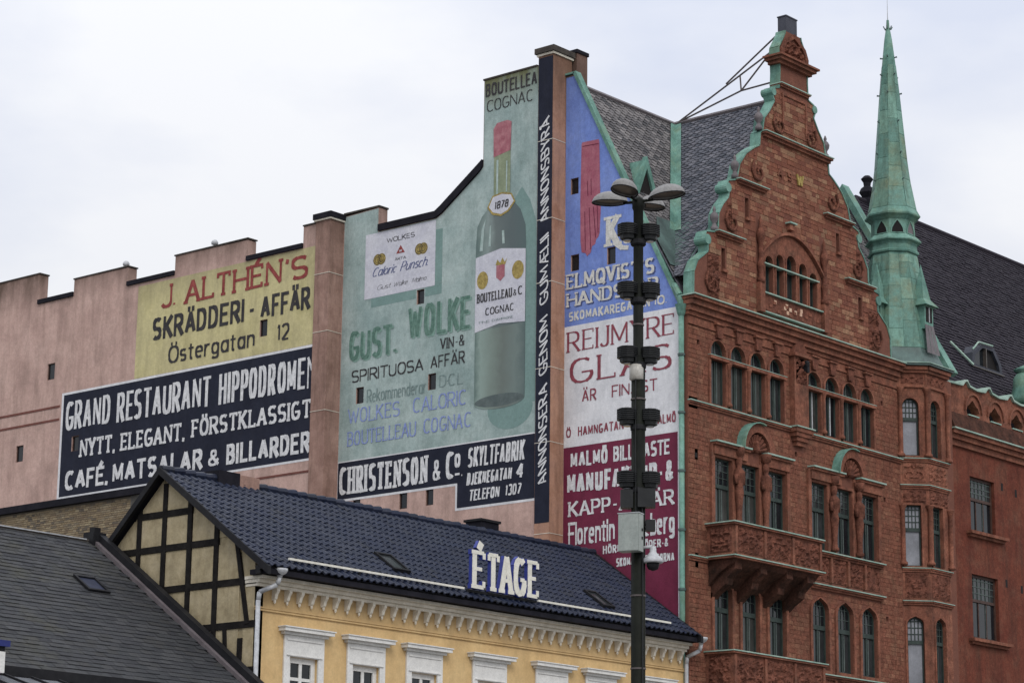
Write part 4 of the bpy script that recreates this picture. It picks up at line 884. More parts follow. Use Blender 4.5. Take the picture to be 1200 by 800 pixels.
B('neck_panel', 'stone', RB, FG, (4.85, 6.27, 27.35, 27.42, 0, .05), (4.85, 6.27, 28.62, 28.7, 0, .05), (4.85, 4.93, 27.42, 28.62, 0, .05), (6.19, 6.27, 27.42, 28.62, 0, .05))
mb = MB(); relief(mb, FG, 4.9, 6.22, 29.98, 30.62, .01, .12, .05, 99)
mb.prism(FG, [(4.78, 29.95), (6.34, 29.95), (6.36, 30.2), (6.2, 30.52), (5.56, 30.9), (4.92, 30.52), (4.76, 30.2)], 0, .09, 0, [[(4.94, 30.0), (6.18, 30.0), (6.18, 30.25), (6.02, 30.48), (5.56, 30.74), (5.1, 30.48), (4.94, 30.25)]], backface=False); mb.build('crest_shell', 'carved', RB)
B('hood_stone', 'copperp', RB, FG, (4.95, 5.35, 24.25, 24.3, 0, .22)); B('hood_stone', 'stone', RB, FG, (5.02, 5.28, 24.05, 24.247, 0, .16))
# gilt initials in relief
mb = MB(); write(mb, FG, 'W', 5.6, 6.0, 25.7, .42, wt=.16, w=.07, depth=.05, sp=.1); mb.build('gilt_initial', 'gold', RB)
mb = MB(); write(mb, FG, 'S', 5.1, 5.32, 25.75, .3, wt=.18, w=.06, depth=.04); mb.build('carved_initial', 'stone', RB)
mb = MB(); write(mb, FG, 'A', 4.5, 4.8, 25.75, .3, wt=.18, w=.06, depth=.04); mb.build('carved_initial', 'stone', RB)
# green copper following the left and right outlines
def skirt(pts, d, w0, w1, name='copper_coping'):
    mb = MB()
    for (a, b) in zip(pts, pts[1:]):
        k = len(mb.v); n = Vector((-(b[1]-a[1]), b[0]-a[0])); n.normalize(); n *= d
        for w_ in (w0, w1):
            for p in (a, b, (b[0]+n.x, b[1]+n.y), (a[0]+n.x, a[1]+n.y)): mb.v.append(tuple(FG(p[0], p[1], w_)))
        for q in ((0, 1, 2, 3), (4, 7, 6, 5), (0, 4, 5, 1), (2, 6, 7, 3), (1, 5, 6, 2), (0, 3, 7, 4)): mb.f.append(tuple(k+i for i in q)); mb.m.append(0)
    return mb.build(name, 'copper', RB)
skirt(gleft, .045, -.36, .03); skirt(gright, -.045, -.36, .03)
# copper volutes standing off the left edge
for cx_, cz_, r_ in ((GC-4.9, 22.78, .2), (GC-3.78, 24.72, .19), (GC-1.2, 28.6, .17), (GC+4.9, 22.78, .2), (GC+3.78, 24.72, .19), (GC+1.2, 28.6, .17)):
    MB().tube(FG(cx_, cz_, -.4), FG(cx_, cz_, .05), r_*.8, r_*.8, 14).build('copper_volute', 'copper', RB)
for x, z in ((3.52, 27.1-.38), (7.42, 27.12)):
    pass
for x, z in ((3.6, 27.09), (2.25, 25.13), (1.12, 23.16), (7.48, 27.09)):
    MB().lathe(FG(x, z, -.05), [(.12, 0), (.12, .12), (.08, .16), (.06, .25), (.13, .36), (.15, .46), (.1, .56), (.04, .62), (.06, .68), (.02, .8)], 10).build('finial', 'lead', RB, True)

# --- roofs
sm = 7.85/4.45; lm = math.hypot(1, sm)                    # main front slope
MR = plane((0, .15, 20.9), (1, 0, 0), (0, 1, sm))
Lm = 4.45*lm; sc_ = 1.3; lc = math.hypot(1, sc_)
def main_sp(v):
    z = 20.9+v*sm/lm; xv = 5.55-(28.75-z)/sc_; xr = 5.55+(28.75-z)/sc_
    return [s_ for s_ in ((.12, max(.12, xv)), (xr, 15.8)) if s_[1]-s_[0] > .05]
mb = MB(); mb.face([MR(.05, 0, -.02), MR(15.8, 0, -.02), MR(15.8, Lm, -.02), MR(.05, Lm, -.02)]); mb.face([(.05, 4.6, 28.74), (15.8, 4.6, 28.74), (15.8, 9.1, 20.9), (.05, 9.1, 20.9)])
mb.face([(15.79, .15, 20.9), (15.79, 4.6, 28.74), (15.79, 9.1, 20.9)]); mf = mb.build('roof', 'slateb', RB)
slates(MR, main_sp, Lm, .3, .15, rb, True, .02).build('slates', 'slate', mf, kind='stuff')
# cross roof behind the gable: left and right slopes
zv = lambda v: 28.75-v*sc_/lc                               # v measured down from the ridge
CL = plane((5.55-5.5, 0, 28.75-5.5*sc_), (0, -1, 0), (1, 0, sc_))   # u = -y
Lc = 5.5*lc
def cross_sp(v):
    z = 28.75-5.5*sc_+v*sc_/lc; yv = 4.6-(28.75-z)/sm
    return [(-max(yv, -.1), -.3)] if yv > .35 else []
mb = MB(); mb.face([CL(-.2, 0, -.015), CL(-.2, Lc, -.015), CL(-4.62, Lc, -.015), CL(-.9, 0, -.015)])
mb.face([(5.55, .2, 28.74), (11.05, .2, 21.6), (11.05, .3, 21.6), (5.55, 4.6, 28.74)]); cf = mb.build('roof', 'slateb', RB)
slates(CL, cross_sp, Lc, .28, .14, rb, True, .02).build('slates', 'slateb', cf, kind='stuff')
# ridge caps, verge, valley
mb = MB(); mb.tube((.1, 4.6, 28.76), (15.8, 4.6, 28.76), .09, n=6); mb.build('ridge_cap', 'lead', RB)
mb = MB(); mb.tube((5.55, .3, 28.78), (5.55, 4.6, 28.78), .085, n=6); mb.build('ridge_cap', 'lead', RB)
va = Vector((5.55, 4.6, 28.75)); vb = Vector((5.55-5.2/sc_, 4.6-5.2/sm, 23.55))
mb = MB(); o1 = Vector((-.26, 0, 0)); o2 = Vector((0, -.24, 0)); nu_ = Vector((-.03, -.05, .04))
mb.face([va+nu_+o1, va+nu_, vb+nu_, vb+nu_+o1]); mb.face([va+nu_, va+nu_+o2, vb+nu_+o2, vb+nu_])
mb.build('valley_gutter', 'copper', RB)
vc = Vector((.9, .6+.9, 21.9))
mb = MB()      # sheet-metal gusset at the foot of the valley
fz = lambda z: (5.55-(28.75-z)/sc_, 4.6-(28.75-z)/sm)
for z1, z0 in ((23.9, 22.9), (22.9, 22.0)):
    x1, y1 = fz(z1); x0, y0 = fz(z0)
    mb.face([(x1, y1-.05, z1+.03), (x0, y0-.05, z0+.03), (x0+.05, .25, z0+.05), (x1+.05, .25, z1+.05)])
    mb.face([(x1, y1-.05, z1+.031), (x0, y0-.05, z0+.031), (max(.1, x0-1.0), y0-.05, z0+.031), (max(.1, x1-1.0), y1-.05, z1+.031)])
mb.build('metal_gusset', 'copperd', RB)
ve = [(-.28, 20.6), (-4.55, 29.08)]
mb = MB(); d_ = Vector((ve[1][0]-ve[0][0], ve[1][1]-ve[0][1])).normalized(); nn = Vector((d_.y, -d_.x))
mb.prism(SB, [ve[0], ve[1], (ve[1][0]+nn.x*.12, ve[1][1]+nn.y*.12), (ve[0][0]+nn.x*.12, ve[0][1]+nn.y*.12)], -.22, .06)
vg = mb.build('verge', 'copper', RB)
B('verge', 'copper', RB, SB, (-4.88, -4.5, 29.06, 29.12, -.3, .06))
mb = MB(); mb.prism(side(15.8), [(-.2, 21.2), (-4.55, 28.85), (-4.4, 29.05), (.02, 21.3)], -.3, .15); mb.build('verge', 'copper', RB)
# the blue, white and maroon side wall
hb = [rect(-4.64, 24.96, -4.32, 25.5), rect(-4.62, 22.4, -4.28, 22.94), rect(-3.14, 22.38, -2.8, 22.94)]
MB().prism(SB, [(-4.9, 0), (-.3, 0), (-.3, 20.62), (-4.53, 29.03), (-4.9, 29.03)], -.4, 0, 0, hb).build('side_wall', 'pink', RB)
for h in hb: slot(RB, SB, h[0][0], h[1][0], h[0][1], h[2][1])
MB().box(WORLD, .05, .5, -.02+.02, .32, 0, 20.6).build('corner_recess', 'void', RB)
q1 = sign(RB, SB, [(-4.86, 20.6), (-.33, 20.6), (-.36, 20.7), (-4.53, 28.98), (-4.86, 28.98)], 'blue', hb, .005, label='blue painted glove makers advertisement')
q2 = sign(RB, SB, rect(-4.86, 16.68, -.3, 20.6), 'white', (), .005, label='white painted glassware advertisement')
MB().flat(SB, rect(-.38, 10.6, -.3, 16.68), .006).build('sign_border', 'white', RB)
q3 = sign(RB, SB, rect(-4.86, 10.6, -.38, 16.68), 'maroon', (), .006, label='maroon painted drapery advertisement')
gl = MB().flat(SB, [(-4.2, 26.58), (-4.17, 26.64), (-3.5, 26.62), (-3.47, 26.55), (-3.43, 25.0), (-3.4, 24.3), (-3.44, 23.5), (-3.5, 23.36), (-3.58, 23.3), (-3.62, 23.15), (-3.75, 23.1), (-3.8, 22.9), (-3.95, 22.8), (-4.02, 22.92), (-4.17, 22.96), (-4.22, 23.3), (-4.24, 24.6)], .012).build('painted_glove', 'glove', q1)
mb = MB()
for a, b in ((((-4.05, 24.3), (-4.02, 23.0))), (((-3.87, 24.4), (-3.8, 23.0))), (((-3.7, 24.4), (-3.6, 23.35))), (((-3.55, 24.5), (-3.5, 23.5))), (((-4.16, 26.5), (-3.5, 26.47))), (((-3.95, 25.3), (-3.93, 24.8))), (((-3.8, 25.35), (-3.79, 24.8)))):
    g_ = MB(); strokes(g_, SB, 1, [a, b], .025, .025, .016); g_.build('glove_line', 'gloveline', gl)
letters(q1, SB, 'ltcream', ('K', -3.2, -2.62, 22.97, .98), wt=.2, wh=.1, serif=1.3, w=.012)
mb = MB(); strokes(mb, SB, 1, [(-2.95, 23.35), (-2.75, 23.0), (-2.55, 22.85), (-2.28, 22.8)], .14, .12, .016); mb.build('lettering', 'ltcream', q1)
letters(q1, SB, 'ltcream', ('Ö', -2.52, -2.1, 22.95, .55), wt=.2, wh=.12, w=.012)
for m_, du_, dv_, ww in (('ltshade', .05, -.035, .009), ('ltcream', 0, 0, .014)):
    letters(q1, SB, m_, ("ELMQVIST'S", -4.8, -1.26, 21.82, .5), ('HANDSKAR', -4.78, -1.08, 21.24, .45), wt=.2, wh=.12, serif=1., du=du_, dv=dv_, w=ww, sp=.14)
letters(q1, SB, 'ltcream', ('SKOMAKAREGATAN', -4.68, -1.42, 20.76, .3), ('10.', -1.28, -.78, 20.76, .3), wt=.19, wh=.16, w=.012)
letters(q2, SB, 'ltmar', ('REIJMYRE', -4.74, -.48, 19.75, .66), wt=.13, wh=.05, serif=1.2, w=.012)
letters(q2, SB, 'ltmar', ('GLAS', -4.62, -.56, 18.7, .8), wt=.16, wh=.06, serif=1.1, w=.012, sp=.4)
letters(q2, SB, 'ltmar', ('ÄR', -4.12, -3.54, 18.08, .38), ('FINAST', -2.94, -1.14, 18.07, .38), wt=.13, wh=.1, w=.012)
letters(q2, SB, 'ltmar', ('Ö', -4.76, -4.57, 17.0, .28), ('HAMNGATAN', -4.28, -2.46, 17.0, .3), ('MALMÖ', -1.34, -.44, 16.99, .29), wt=.15, wh=.13, w=.012)
letters(q3, SB, 'ltwht', ('MALMÖ', -4.58, -3.08, 16.02, .48), ('BILLIGASTE', -2.86, -.68, 16.02, .48), wt=.18, wh=.16, w=.012)
letters(q3, SB, 'ltwht', ('MANUFAKTUR-&', -4.72, -.55, 15.19, .64), wt=.19, wh=.17, w=.012)
letters(q3, SB, 'ltwht', ('KAPP-AFFÄR', -4.64, -.52, 14.47, .47), wt=.17, wh=.12, serif=1.1, w=.012)
letters(q3, SB, 'ltwht', ('Florentin', -4.64, -2.8, 13.56, .72), ('Cedeberg', -2.5, -.5, 13.58, .7), wt=.15, wh=.13, w=.012)
letters(q3, SB, 'ltwht', ('HÖRNET', -3.26, -2.18, 13.18, .25), ('SÖDER-&', -1.8, -.74, 13.2, .25), ('SKOMAKAREGATORNA', -2.74, -.52, 12.74, .26), wt=.18, wh=.16, w=.012)
# copper downpipe on the corner, with its head
MB().tube((-.09, .17, 0), (-.09, .17, 20.3), .085, n=10).build('downpipe', 'copper', RB, True)
for z in (19.0, 17.2, 15.4, 13.6, 11.8): MB().tube((-.09, .17, z), (-.09, .17, z+.07), .115, n=10).build('pipe_clip', 'copperd', RB)
mb = MB(); mb.lathe((-.09, .17, 20.25), [(.09, 0), (.13, .08), (.18, .3), (.2, .36)], 10); mb.build('rainwater_head', 'copper', RB)
MB().path([(-.09, .17, 20.6), (-.12, .2, 20.9), (.0, .5, 21.3)], .1, 8).build('downpipe', 'copper', RB)
# small lucarne on the main slope
mb = MB(); yA, zF, zA = 2.35, 24.75, 25.95; yb = .15+(zA-20.9)/sm; ybF = .15+(zF-20.9)/sm
mb.face([(.42, yA, zF), (.95, yA, zA), (.95, yb, zA)]); mb.face([(1.5, yA, zF), (.95, yA, zA), (.95, yb, zA)])
mb.prism(front(yA), [(.36, zF-.05), (.54, zF-.05), (.95, zA-.3), (1.36, zF-.05), (1.56, zF-.05), (.95, zA+.1)], -.1, .08)
lu = mb.build('dormer', 'copper', RB); MB().flat(front(yA), [(.52, zF-.1), (1.38, zF-.1), (.95, zA-.25)], .0).build('louvre', 'void', lu)
# iron struts tying the gable to the roof
mb = MB()
P = lambda y, z: (5.5, y, z)
for a, b in (((4.43, 28.8), (0., 30.72)), ((4.43, 28.8), (1.78, 29.38)), ((1.78, 29.38), (.2, 30.8)), ((1.78, 29.38), (0., 29.42)), ((1.82, 29.9), (1.78, 29.38)), ((2.4, 29.75), (0., 31.2))):
    mb.tube(P(*a), P(*b), .03, n=6)
mb.build('iron_strut', 'steel', RB)

# --- oriel and copper spire
ox = [(12.1, 0), (12.77, -.67), (14.1, -.67), (14.77, 0)]
MB().prism(WORLD, [(12.35, .6), (12.35, .12), (12.9, -.38), (13.97, -.38), (14.47, .12), (14.47, .6)], 8.0, 20.3).build('oriel_core', 'void', RB)
FR = front(-.67)
def oriel_face(fr, u0, u1, a, b, left):
    wins = [(arch(a, b, 17.75, 19.75, 'round', 8), 'round', 17.75, 19.75, 19.02), (rect(a, 13.97, b, 16.05), 'rect', 13.97, 16.05, 15.22), (arch(a, b, 9.8, 12.28, 'point'), 'point', 9.8, 12.28, 11.42)]
    MB().prism(fr, rect(u0, 8, u1, 20.3), .015, .26, 0, [w_[0] for w_ in wins], backface=False).build('wall', 'stone', RB)
    f2 = lambda u, v, w=0.: fr(u, v, w+.26)
    for p, kd, v0, v1, t in wins:
        window(RB, f2, a, b, v0, v1, kd, .14, t, fm='dframe', g=(('glass3', 'glass3') if left else ('glass2', 'glass')), latm='dframe', bars_up=(3, 3), bars_lo=((0, 0) if left else (1, 0)), fw=.045, lat=.03, tb=.12)
        ring(f2, p, .07, 0, .04)
    for z, w_ in ((17.68, .1), (16.76, .1), (13.93, .1), (12.82, .12), (9.75, .1)): ledge(u0-.02, u1+.02, z, w_, .04, fr=f2)
    mb = MB()
    for z0, z1, w_ in ((20.12, 20.2, .07), (20.203, 20.62, .03), (20.623, 20.72, .12), (20.723, 20.84, .2)): mb.box(f2, u0-.05, u1+.05, z0, z1, -.3, w_)
    mb.build('cornice', 'stone', RB)
    for z0, z1, s_ in ((12.9, 13.75, 5), (16.1, 16.6, 6), (20.24, 20.6, 7), (16.86, 17.5, 8)):
        mb = MB(); relief(mb, f2, u0+.08, u1-.08, z0, z1, .035 if z0 > 20 else .01, .06, .045, s_); mb.build('carved_panel', 'carved' if s_ != 8 else 'stone', RB)
oriel_face(lambda u, v, w=0.: diag(u, v, w-.26), -.95, 0, -.84, -.27, True)
oriel_face(lambda u, v, w=0.: FR(u, v, w-.26), 12.77, 14.1, 12.98, 13.64, False)
MB().prism(lambda u, v, w=0.: Vector((u, v, w)), [(14.1, -.67), (14.77, 0), (14.7, .05), (14.05, -.6)], 8, 20.8).build('wall', 'stone', RB)
for (x, y) in ((12.77, -.72), (14.08, -.72), (12.08, -.06)):
    for z0, z1 in ((17.7, 20.1), (14.0, 16.05)): colonette(x, y, z0, z1, .085)
cr8 = lambda z0, z1, d, m, nm: MB().prism(WORLD, [(11.98-d, .2), (11.98-d, 0-d*.3), (12.72-d*.4, -.72-d), (14.15+d*.4, -.72-d), (14.85+d, 0), (14.85+d, .2)], z0, z1).build(nm, m, RB)
MB().prism(WORLD, [(12.12, .3), (12.12, 0), (12.8, -.62), (14.07, -.62), (14.72, 0), (14.72, .3)], 0, 8.0).build('wall', 'stone', RB)
cr8(20.86, 20.93, .22, 'copperd', 'cornice_flashing'); cr8(20.93, 20.96, .26, 'copperp', 'cornice_flashing')
TX, TY = 13.52, .95
PH = RAD(22.5)
prof = [(1.75, 20.95), (1.7, 21.05), (1.5, 21.45), (1.46, 21.62), (1.4, 22.0), (1.24, 22.9), (1.08, 23.7), (.93, 24.5), (.85, 25.1), (.83, 25.2)]
Q8 = [(r, z-20.95) for r, z in prof]
MB().lathe((TX, TY, 20.95), Q8[:4], 8, PH).build('spire_skirt', 'copperd', RB); MB().lathe((TX, TY, 20.953), Q8[3:], 8, PH).build('spire_base', 'copper', RB)
MB().lathe((TX, TY, 25.2), [(.9, 0), (.92, .06), (.86, .12), (.84, .3), (.88, .38), (1.0, .42), (1.01, .46), (.84, .64), (.77, .68), (.77, 1.2), (.88, 1.3), (.99, 1.36), (1.0, 1.41)], 8, PH).build('belfry', 'copper', RB)
sp = [(.98, 26.62), (.86, 26.85), (.76, 27.25), (.68, 27.8), (.6, 28.4), (.47, 29.9), (.36, 31.2), (.25, 32.3), (.14, 33.3), (.06, 33.8), (.045, 34.05)]
MB().lathe((TX, TY, 26.62), [(r, z-26.62) for r, z in sp], 8, PH).build('spire', 'copper', RB)
MB().tube((TX, TY, 34.0), (TX, TY, 34.9), .02, .008, 6).build('spire_rod', 'zinc', RB)
def prad(pf, z):
    for (r0, z0), (r1, z1) in zip(pf, pf[1:]):
        if z0 <= z <= z1: return r0+(r1-r0)*(z-z0)/(z1-z0)
    return pf[-1][0]
def sheets(pf, zs, cols, gap=.012):
    for k in range(8):
        a0, a1 = PH+k*math.pi/4, PH+(k+1)*math.pi/4
        if math.cos((a0+a1)/2-RAD(220)) < -.1: continue
        for c in range(cols):
            off = .5 if (c+k) % 2 else 0.
            zz = [zs[0]]+[z+off*(zs[1]-zs[0])*.9 for z in zs[1:-1]]+[zs[-1]]
            for z0, z1 in zip(zz, zz[1:]):
                mb = MB(); pts = []
                for z, s0, s1 in ((z0+gap, c, c+1), (z1-gap, c, c+1)):
                    r = prad(pf, z)+.012
                    A0 = Vector((TX+r*math.cos(a0), TY+r*math.sin(a0), z)); A1 = Vector((TX+r*math.cos(a1), TY+r*math.sin(a1), z))
                    g_ = gap/max(.05, (A1-A0).length)*.8
                    pts.append((A0.lerp(A1, s0/cols+g_), A0.lerp(A1, s1/cols-g_)))
                zm = (z0+z1)/2
                (a, b), (d2, c2) = pts[0], pts[1]
                inn = Vector((TX, TY, zm))
                mb.face([a, b, c2, d2])
                for p, q in ((a, b), (b, c2), (c2, d2), (d2, a)):
                    ip = (Vector((TX, TY, p.z))-p)*.03; iq = (Vector((TX, TY, q.z))-q)*.03; mb.face([p, q, q+iq, p+ip])
                mb.build('copper_sheet', 'coppers', RB)
sheets(prof, [21.62, 22.3, 23.1, 23.9, 24.5, 25.1], 2)
sheets(sp, [26.85, 27.6, 28.4, 29.3, 30.2, 31.2, 32.3], 1)
mb = MB()
for z in (27.9, 28.9, 30.1, 31.2, 31.9, 32.6):      # crockets
    for k in range(8):
        a = PH+k*math.pi/4; r = prad(sp, z)
        if k % 2 == int(z*10) % 2: mb.tube((TX+r*math.cos(a), TY+r*math.sin(a), z), (TX+(r+.09)*math.cos(a), TY+(r+.09)*math.sin(a), z+.02), .025, .035, 5)
mb.build('crockets', 'copperd', RB, kind='stuff')
for k in range(6):
    a = PH+k*math.pi/3; MB().path([(TX, TY, 33.72), (TX+.12*math.cos(a), TY+.12*math.sin(a), 33.7), (TX+.17*math.cos(a), TY+.17*math.sin(a), 33.8)], .02, 5).build('spire_leaf', 'copperd', RB)
for k in range(3, 8):       # belfry openings with pointed heads
    a = PH+(k+.5)*math.pi/4; n_v = Vector((math.cos(a), math.sin(a), 0)); t_v = Vector((-math.sin(a), math.cos(a), 0)); ap = .77*math.cos(math.pi/8)+.006
    c = Vector((TX, TY, 0))+n_v*ap
    fb = lambda u, v, w=0., c=c, t_v=t_v, n_v=n_v: c+t_v*u+n_v*w+Vector((0, 0, v))
    o = MB().prism(fb, [(-.25, 25.88), (.25, 25.88), (.23, 26.05), (.14, 26.24), (0, 26.4), (-.14, 26.24), (-.23, 26.05)], 0, .03, 0, [[(-.21, 25.91), (.21, 25.91), (.19, 26.05), (.11, 26.21), (0, 26.35), (-.11, 26.21), (-.19, 26.05)]], backface=False).build('belfry_opening', 'copper', RB)
    MB().flat(fb, [(-.22, 25.9), (.22, 25.9), (.19, 26.06), (0, 26.36), (-.19, 26.06)], .004).build('louvre', 'lead' if k in (5, 6) else 'void', o)
for k in (3, 5):          # lucarnes on the left and the right front faces of the spire base
    a = PH+(k+.5)*math.pi/4; n_v = Vector((math.cos(a), math.sin(a), 0)); t_v = Vector((-math.sin(a), math.cos(a), 0))
    c = Vector((TX, TY, 0))+n_v*1.12
    fb = lambda u, v, w=0., c=c, t_v=t_v, n_v=n_v: c+t_v*u+n_v*w+Vector((0, 0, v))
    mb = MB(); mb.box(fb, -.28, .28, 22.35, 23.2, -.5, .26)
    bb = [fb(-.44, 23.18, .42), fb(.44, 23.18, .42), fb(.44, 23.18, -.3), fb(-.44, 23.18, -.3)]; mid = [fb(-.24, 23.45, .2), fb(.24, 23.45, .2), fb(.24, 23.45, -.2), fb(-.24, 23.45, -.2)]; tp = fb(0, 24.75, -.02)
    for i in range(4):
        j = (i+1) % 4; mb.face([bb[i], bb[j], mid[j], mid[i]]); mb.face([mid[i], mid[j], tp])
    mb.face(bb); lu = mb.build('lucarne', 'copper', RB)
    MB().box(fb, -.2, .2, 22.6, 23.14, .255, .27).build('louvre', 'void', lu); MB().box(fb, -.02, .02, 22.6, 23.14, .27, .285).build('mullion', 'zinc', lu)
    if k == 5:
        for i in range(3): MB().face([fb(-.42+.29*i, 21.45, .42), fb(-.42+.29*i+.27, 21.45, .42), fb(-.28+.19*i+.17, 22.5, .27), fb(-.28+.19*i, 22.5, .27)]).build('metal_sheet', 'lead', RB)

# ------------------------------------------------------------------ neighbouring red building with the pierced parapet
PBt = thing('parapet_building', 'plain red sandstone building at right edge with pierced copper-capped parapet and dark roof', 'building', (30, 5, 0))
FP = front(-.25+.0) if False else front(.28)
wp = [(17.2, 18.92, 15.85, 17.82), (17.14, 18.96, 12.05, 14.32), (17.1, 18.95, 8.2, 10.45), (22.2, 23.9, 15.85, 17.82), (22.2, 23.9, 12.05, 14.32)]
MB().prism(FP, rect(15.62, 0, 40, 19.1), -.5, 0, 0, [rect(a, c, b, d) for a, b, c, d in wp], backface=False).build('wall', 'redwall', PBt)
MB().box(WORLD, 15.7, 40, .85, 9, 0, 19.1).build('body', 'void', PBt)
for i, (a, b, c, d) in enumerate(wp):
    window(PBt, FP, a, b, c, d, 'rect', .16, c+(d-c)*.6, fm='bframe', g=('glass', 'glass2'), bars_up=(5, 3), bars_lo=(2, 0), fw=.09, lat=.03, tb=.1, sash='gframe')
    mb = MB(); mb.box(FP, a-.28, b+.45, c-.22, c-.13, 0, .12).box(FP, a-.34, b+.55, c-.128, c-.02, 0, .24); mb.build('window_sill', 'stone', PBt)
for u, z in ((19.4, 17.6), (20.4, 17.5), (19.5, 14.1), (20.6, 14.0)): B('vent_recess', 'void', PBt, FP, (u, u+.14, z, z+.28, -.02, .004))
mb = MB()
for z0, z1, w_ in ((18.75, 18.95, .1), (18.953, 19.12, .22), (19.123, 19.26, .34)): mb.box(FP, 15.75-w_*.3, 40, z0, z1, -.3, w_)
mb.build('cornice', 'stone', PBt); B('cornice_flashing', 'copperp', PBt, FP, (15.6, 40, 19.263, 19.31, -.3, .42))
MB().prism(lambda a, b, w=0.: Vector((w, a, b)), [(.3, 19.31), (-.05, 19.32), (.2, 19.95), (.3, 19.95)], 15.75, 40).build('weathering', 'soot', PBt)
holesP = []; xs = [17.6+1.58*i for i in range(14)]
for x in xs: holesP.append([(x-.38, 20.02), (x+.38, 20.02), (x+.45, 20.2), (x+.38, 20.36), (x+.24, 20.42), (x+.14, 20.52), (x, 20.62), (x-.14, 20.52), (x-.24, 20.42), (x-.38, 20.36), (x-.45, 20.2)])
tp = [(15.75, 20.98)]
for x in xs: tp += [(x-.79, 21.02), (x-.6, 21.2), (x-.45, 21.22), (x-.3, 21.05), (x+.2, 20.98)]
tp += [(39.9, 21.0)]
MB().prism(FP, [(15.75, 19.6), (39.9, 19.6)]+tp[::-1], -.35, -.02, 0, holesP).build('parapet', 'stone', PBt)
mb = MB()
for a, b in zip(tp, tp[1:]): 
    k = len(mb.v)
    for w_ in (-.42, .08):
        for p in ((a[0], a[1]+.003), (b[0], b[1]+.003), (b[0], b[1]+.075), (a[0], a[1]+.075)): mb.v.append(tuple(FP(p[0], p[1], w_)))
    for q in ((0, 1, 2, 3), (4, 7, 6, 5), (0, 4, 5, 1), (2, 6, 7, 3)): mb.f.append(tuple(k+i for i in q)); mb.m.append(0)
mb.build('parapet_coping', 'copperp', PBt)
for x, h in zip(xs[:5], holesP):
    B('opening_sill', 'copperp', PBt, FP, (x-.37, x+.37, 20.025, 20.07, -.34, .03))
    p = [(x+.62*math.cos(RAD(a)), 20.2+.68*math.sin(RAD(a))) for a in range(0, 181, 15)]+[(x+.54*math.cos(RAD(a)), 20.2+.6*math.sin(RAD(a))) for a in range(180, -1, -15)]
    MB().prism(FP, p, -.02, .05).build('arch_moulding', 'stone', PBt)
# dark roof
sD = 9.5/7.1; lD = math.hypot(1, sD); DR = plane((0, .9, 21.2), (1, 0, 0), (0, 1, sD)); LD = 7.1*lD
mb = MB(); mb.face([DR(15.7, 0, -.02), DR(42, 0, -.02), DR(42, LD, -.02), DR(22.2, LD, -.02)]); mb.face([(22.2, 8, 30.68), (42, 8, 30.68), (42, 15, 21), (15.7, 15, 21)]); mb.face([(15.7, .9, 21.18), (22.2, 8, 30.68), (15.7, 15, 21.2)])
dr = mb.build('roof', 'darktile', PBt)
slates(DR, lambda v: [(15.7+6.5*v/LD+.05, 38)], LD, .26, .2, rb, False, .03).build('roof_tiles', 'darktile', dr, kind='stuff')
MB().tube((22.2, 8, 30.72), (42, 8, 30.72), .12, n=8).build('ridge_tile', 'darktile', dr)
MB().tube((15.7, .9, 21.2), (22.2, 8, 30.72), .1, n=8).build('hip_tile', 'darktile', dr)
MB().lathe((23.1, 8, 30.5), [(.3, 0), (.26, .3), (.2, .4), (.34, .62), (.26, .8), (.14, .9), (.16, 1.05), (.26, 1.2), (.12, 1.34)], 8).build('ridge_ornament', 'coping', PBt)
# roof light with two panes
yd = 2.3; zd0, zd1 = 22.65, 23.75
FD = front(1.95)
o = MB().prism(FD, [(20.5, 22.66), (22.8, 22.66), (22.7, 23.1), (22.2, 23.62), (21.3, 23.62), (20.6, 23.2)], -.9, 0, 0, [[(20.68, 22.78), (22.6, 22.78), (22.5, 23.05), (22.1, 23.5), (21.35, 23.5), (20.75, 23.12)]], backface=False).build('roof_light', 'darkbox', PBt)
MB().flat(FD, [(20.66, 22.76), (21.55, 22.76), (21.55, 23.5), (21.35, 23.5), (20.73, 23.14)], -.12).build('pane', 'glass', o); MB().flat(FD, [(21.6, 22.76), (22.62, 22.76), (22.5, 23.07), (22.1, 23.5), (21.6, 23.5)], -.12).build('pane', 'void', o)
MB().box(FD, 21.55, 21.61, 22.76, 23.52, -.13, .02).build('mullion', 'domein', o)
mb = MB(); mb.path([DR(20.0, 2.9, .1), DR(20.45, 1.75, .12)], .05, 6); mb.path([FD(20.55, 23.3, .03), FD(21.0, 23.66, .03), FD(22.0, 23.68, .06)], .035, 6); mb.build('roof_light_flashing', 'copperp', PBt); MB().path([FD(20.48, 22.66, .03), FD(22.85, 22.66, .03)], .03, 6).build('roof_light_sill', 'domein', PBt)
MB().lathe((22.05, .55, 21.25), [(.75, 0), (.6, .25), (.5, .7), (.48, 1.0), (.38, 1.15), (.3, 1.2), (.44, 1.28), (.46, 1.34), (.1, 1.5)], 12).build('copper_urn', 'copper', PBt, True)

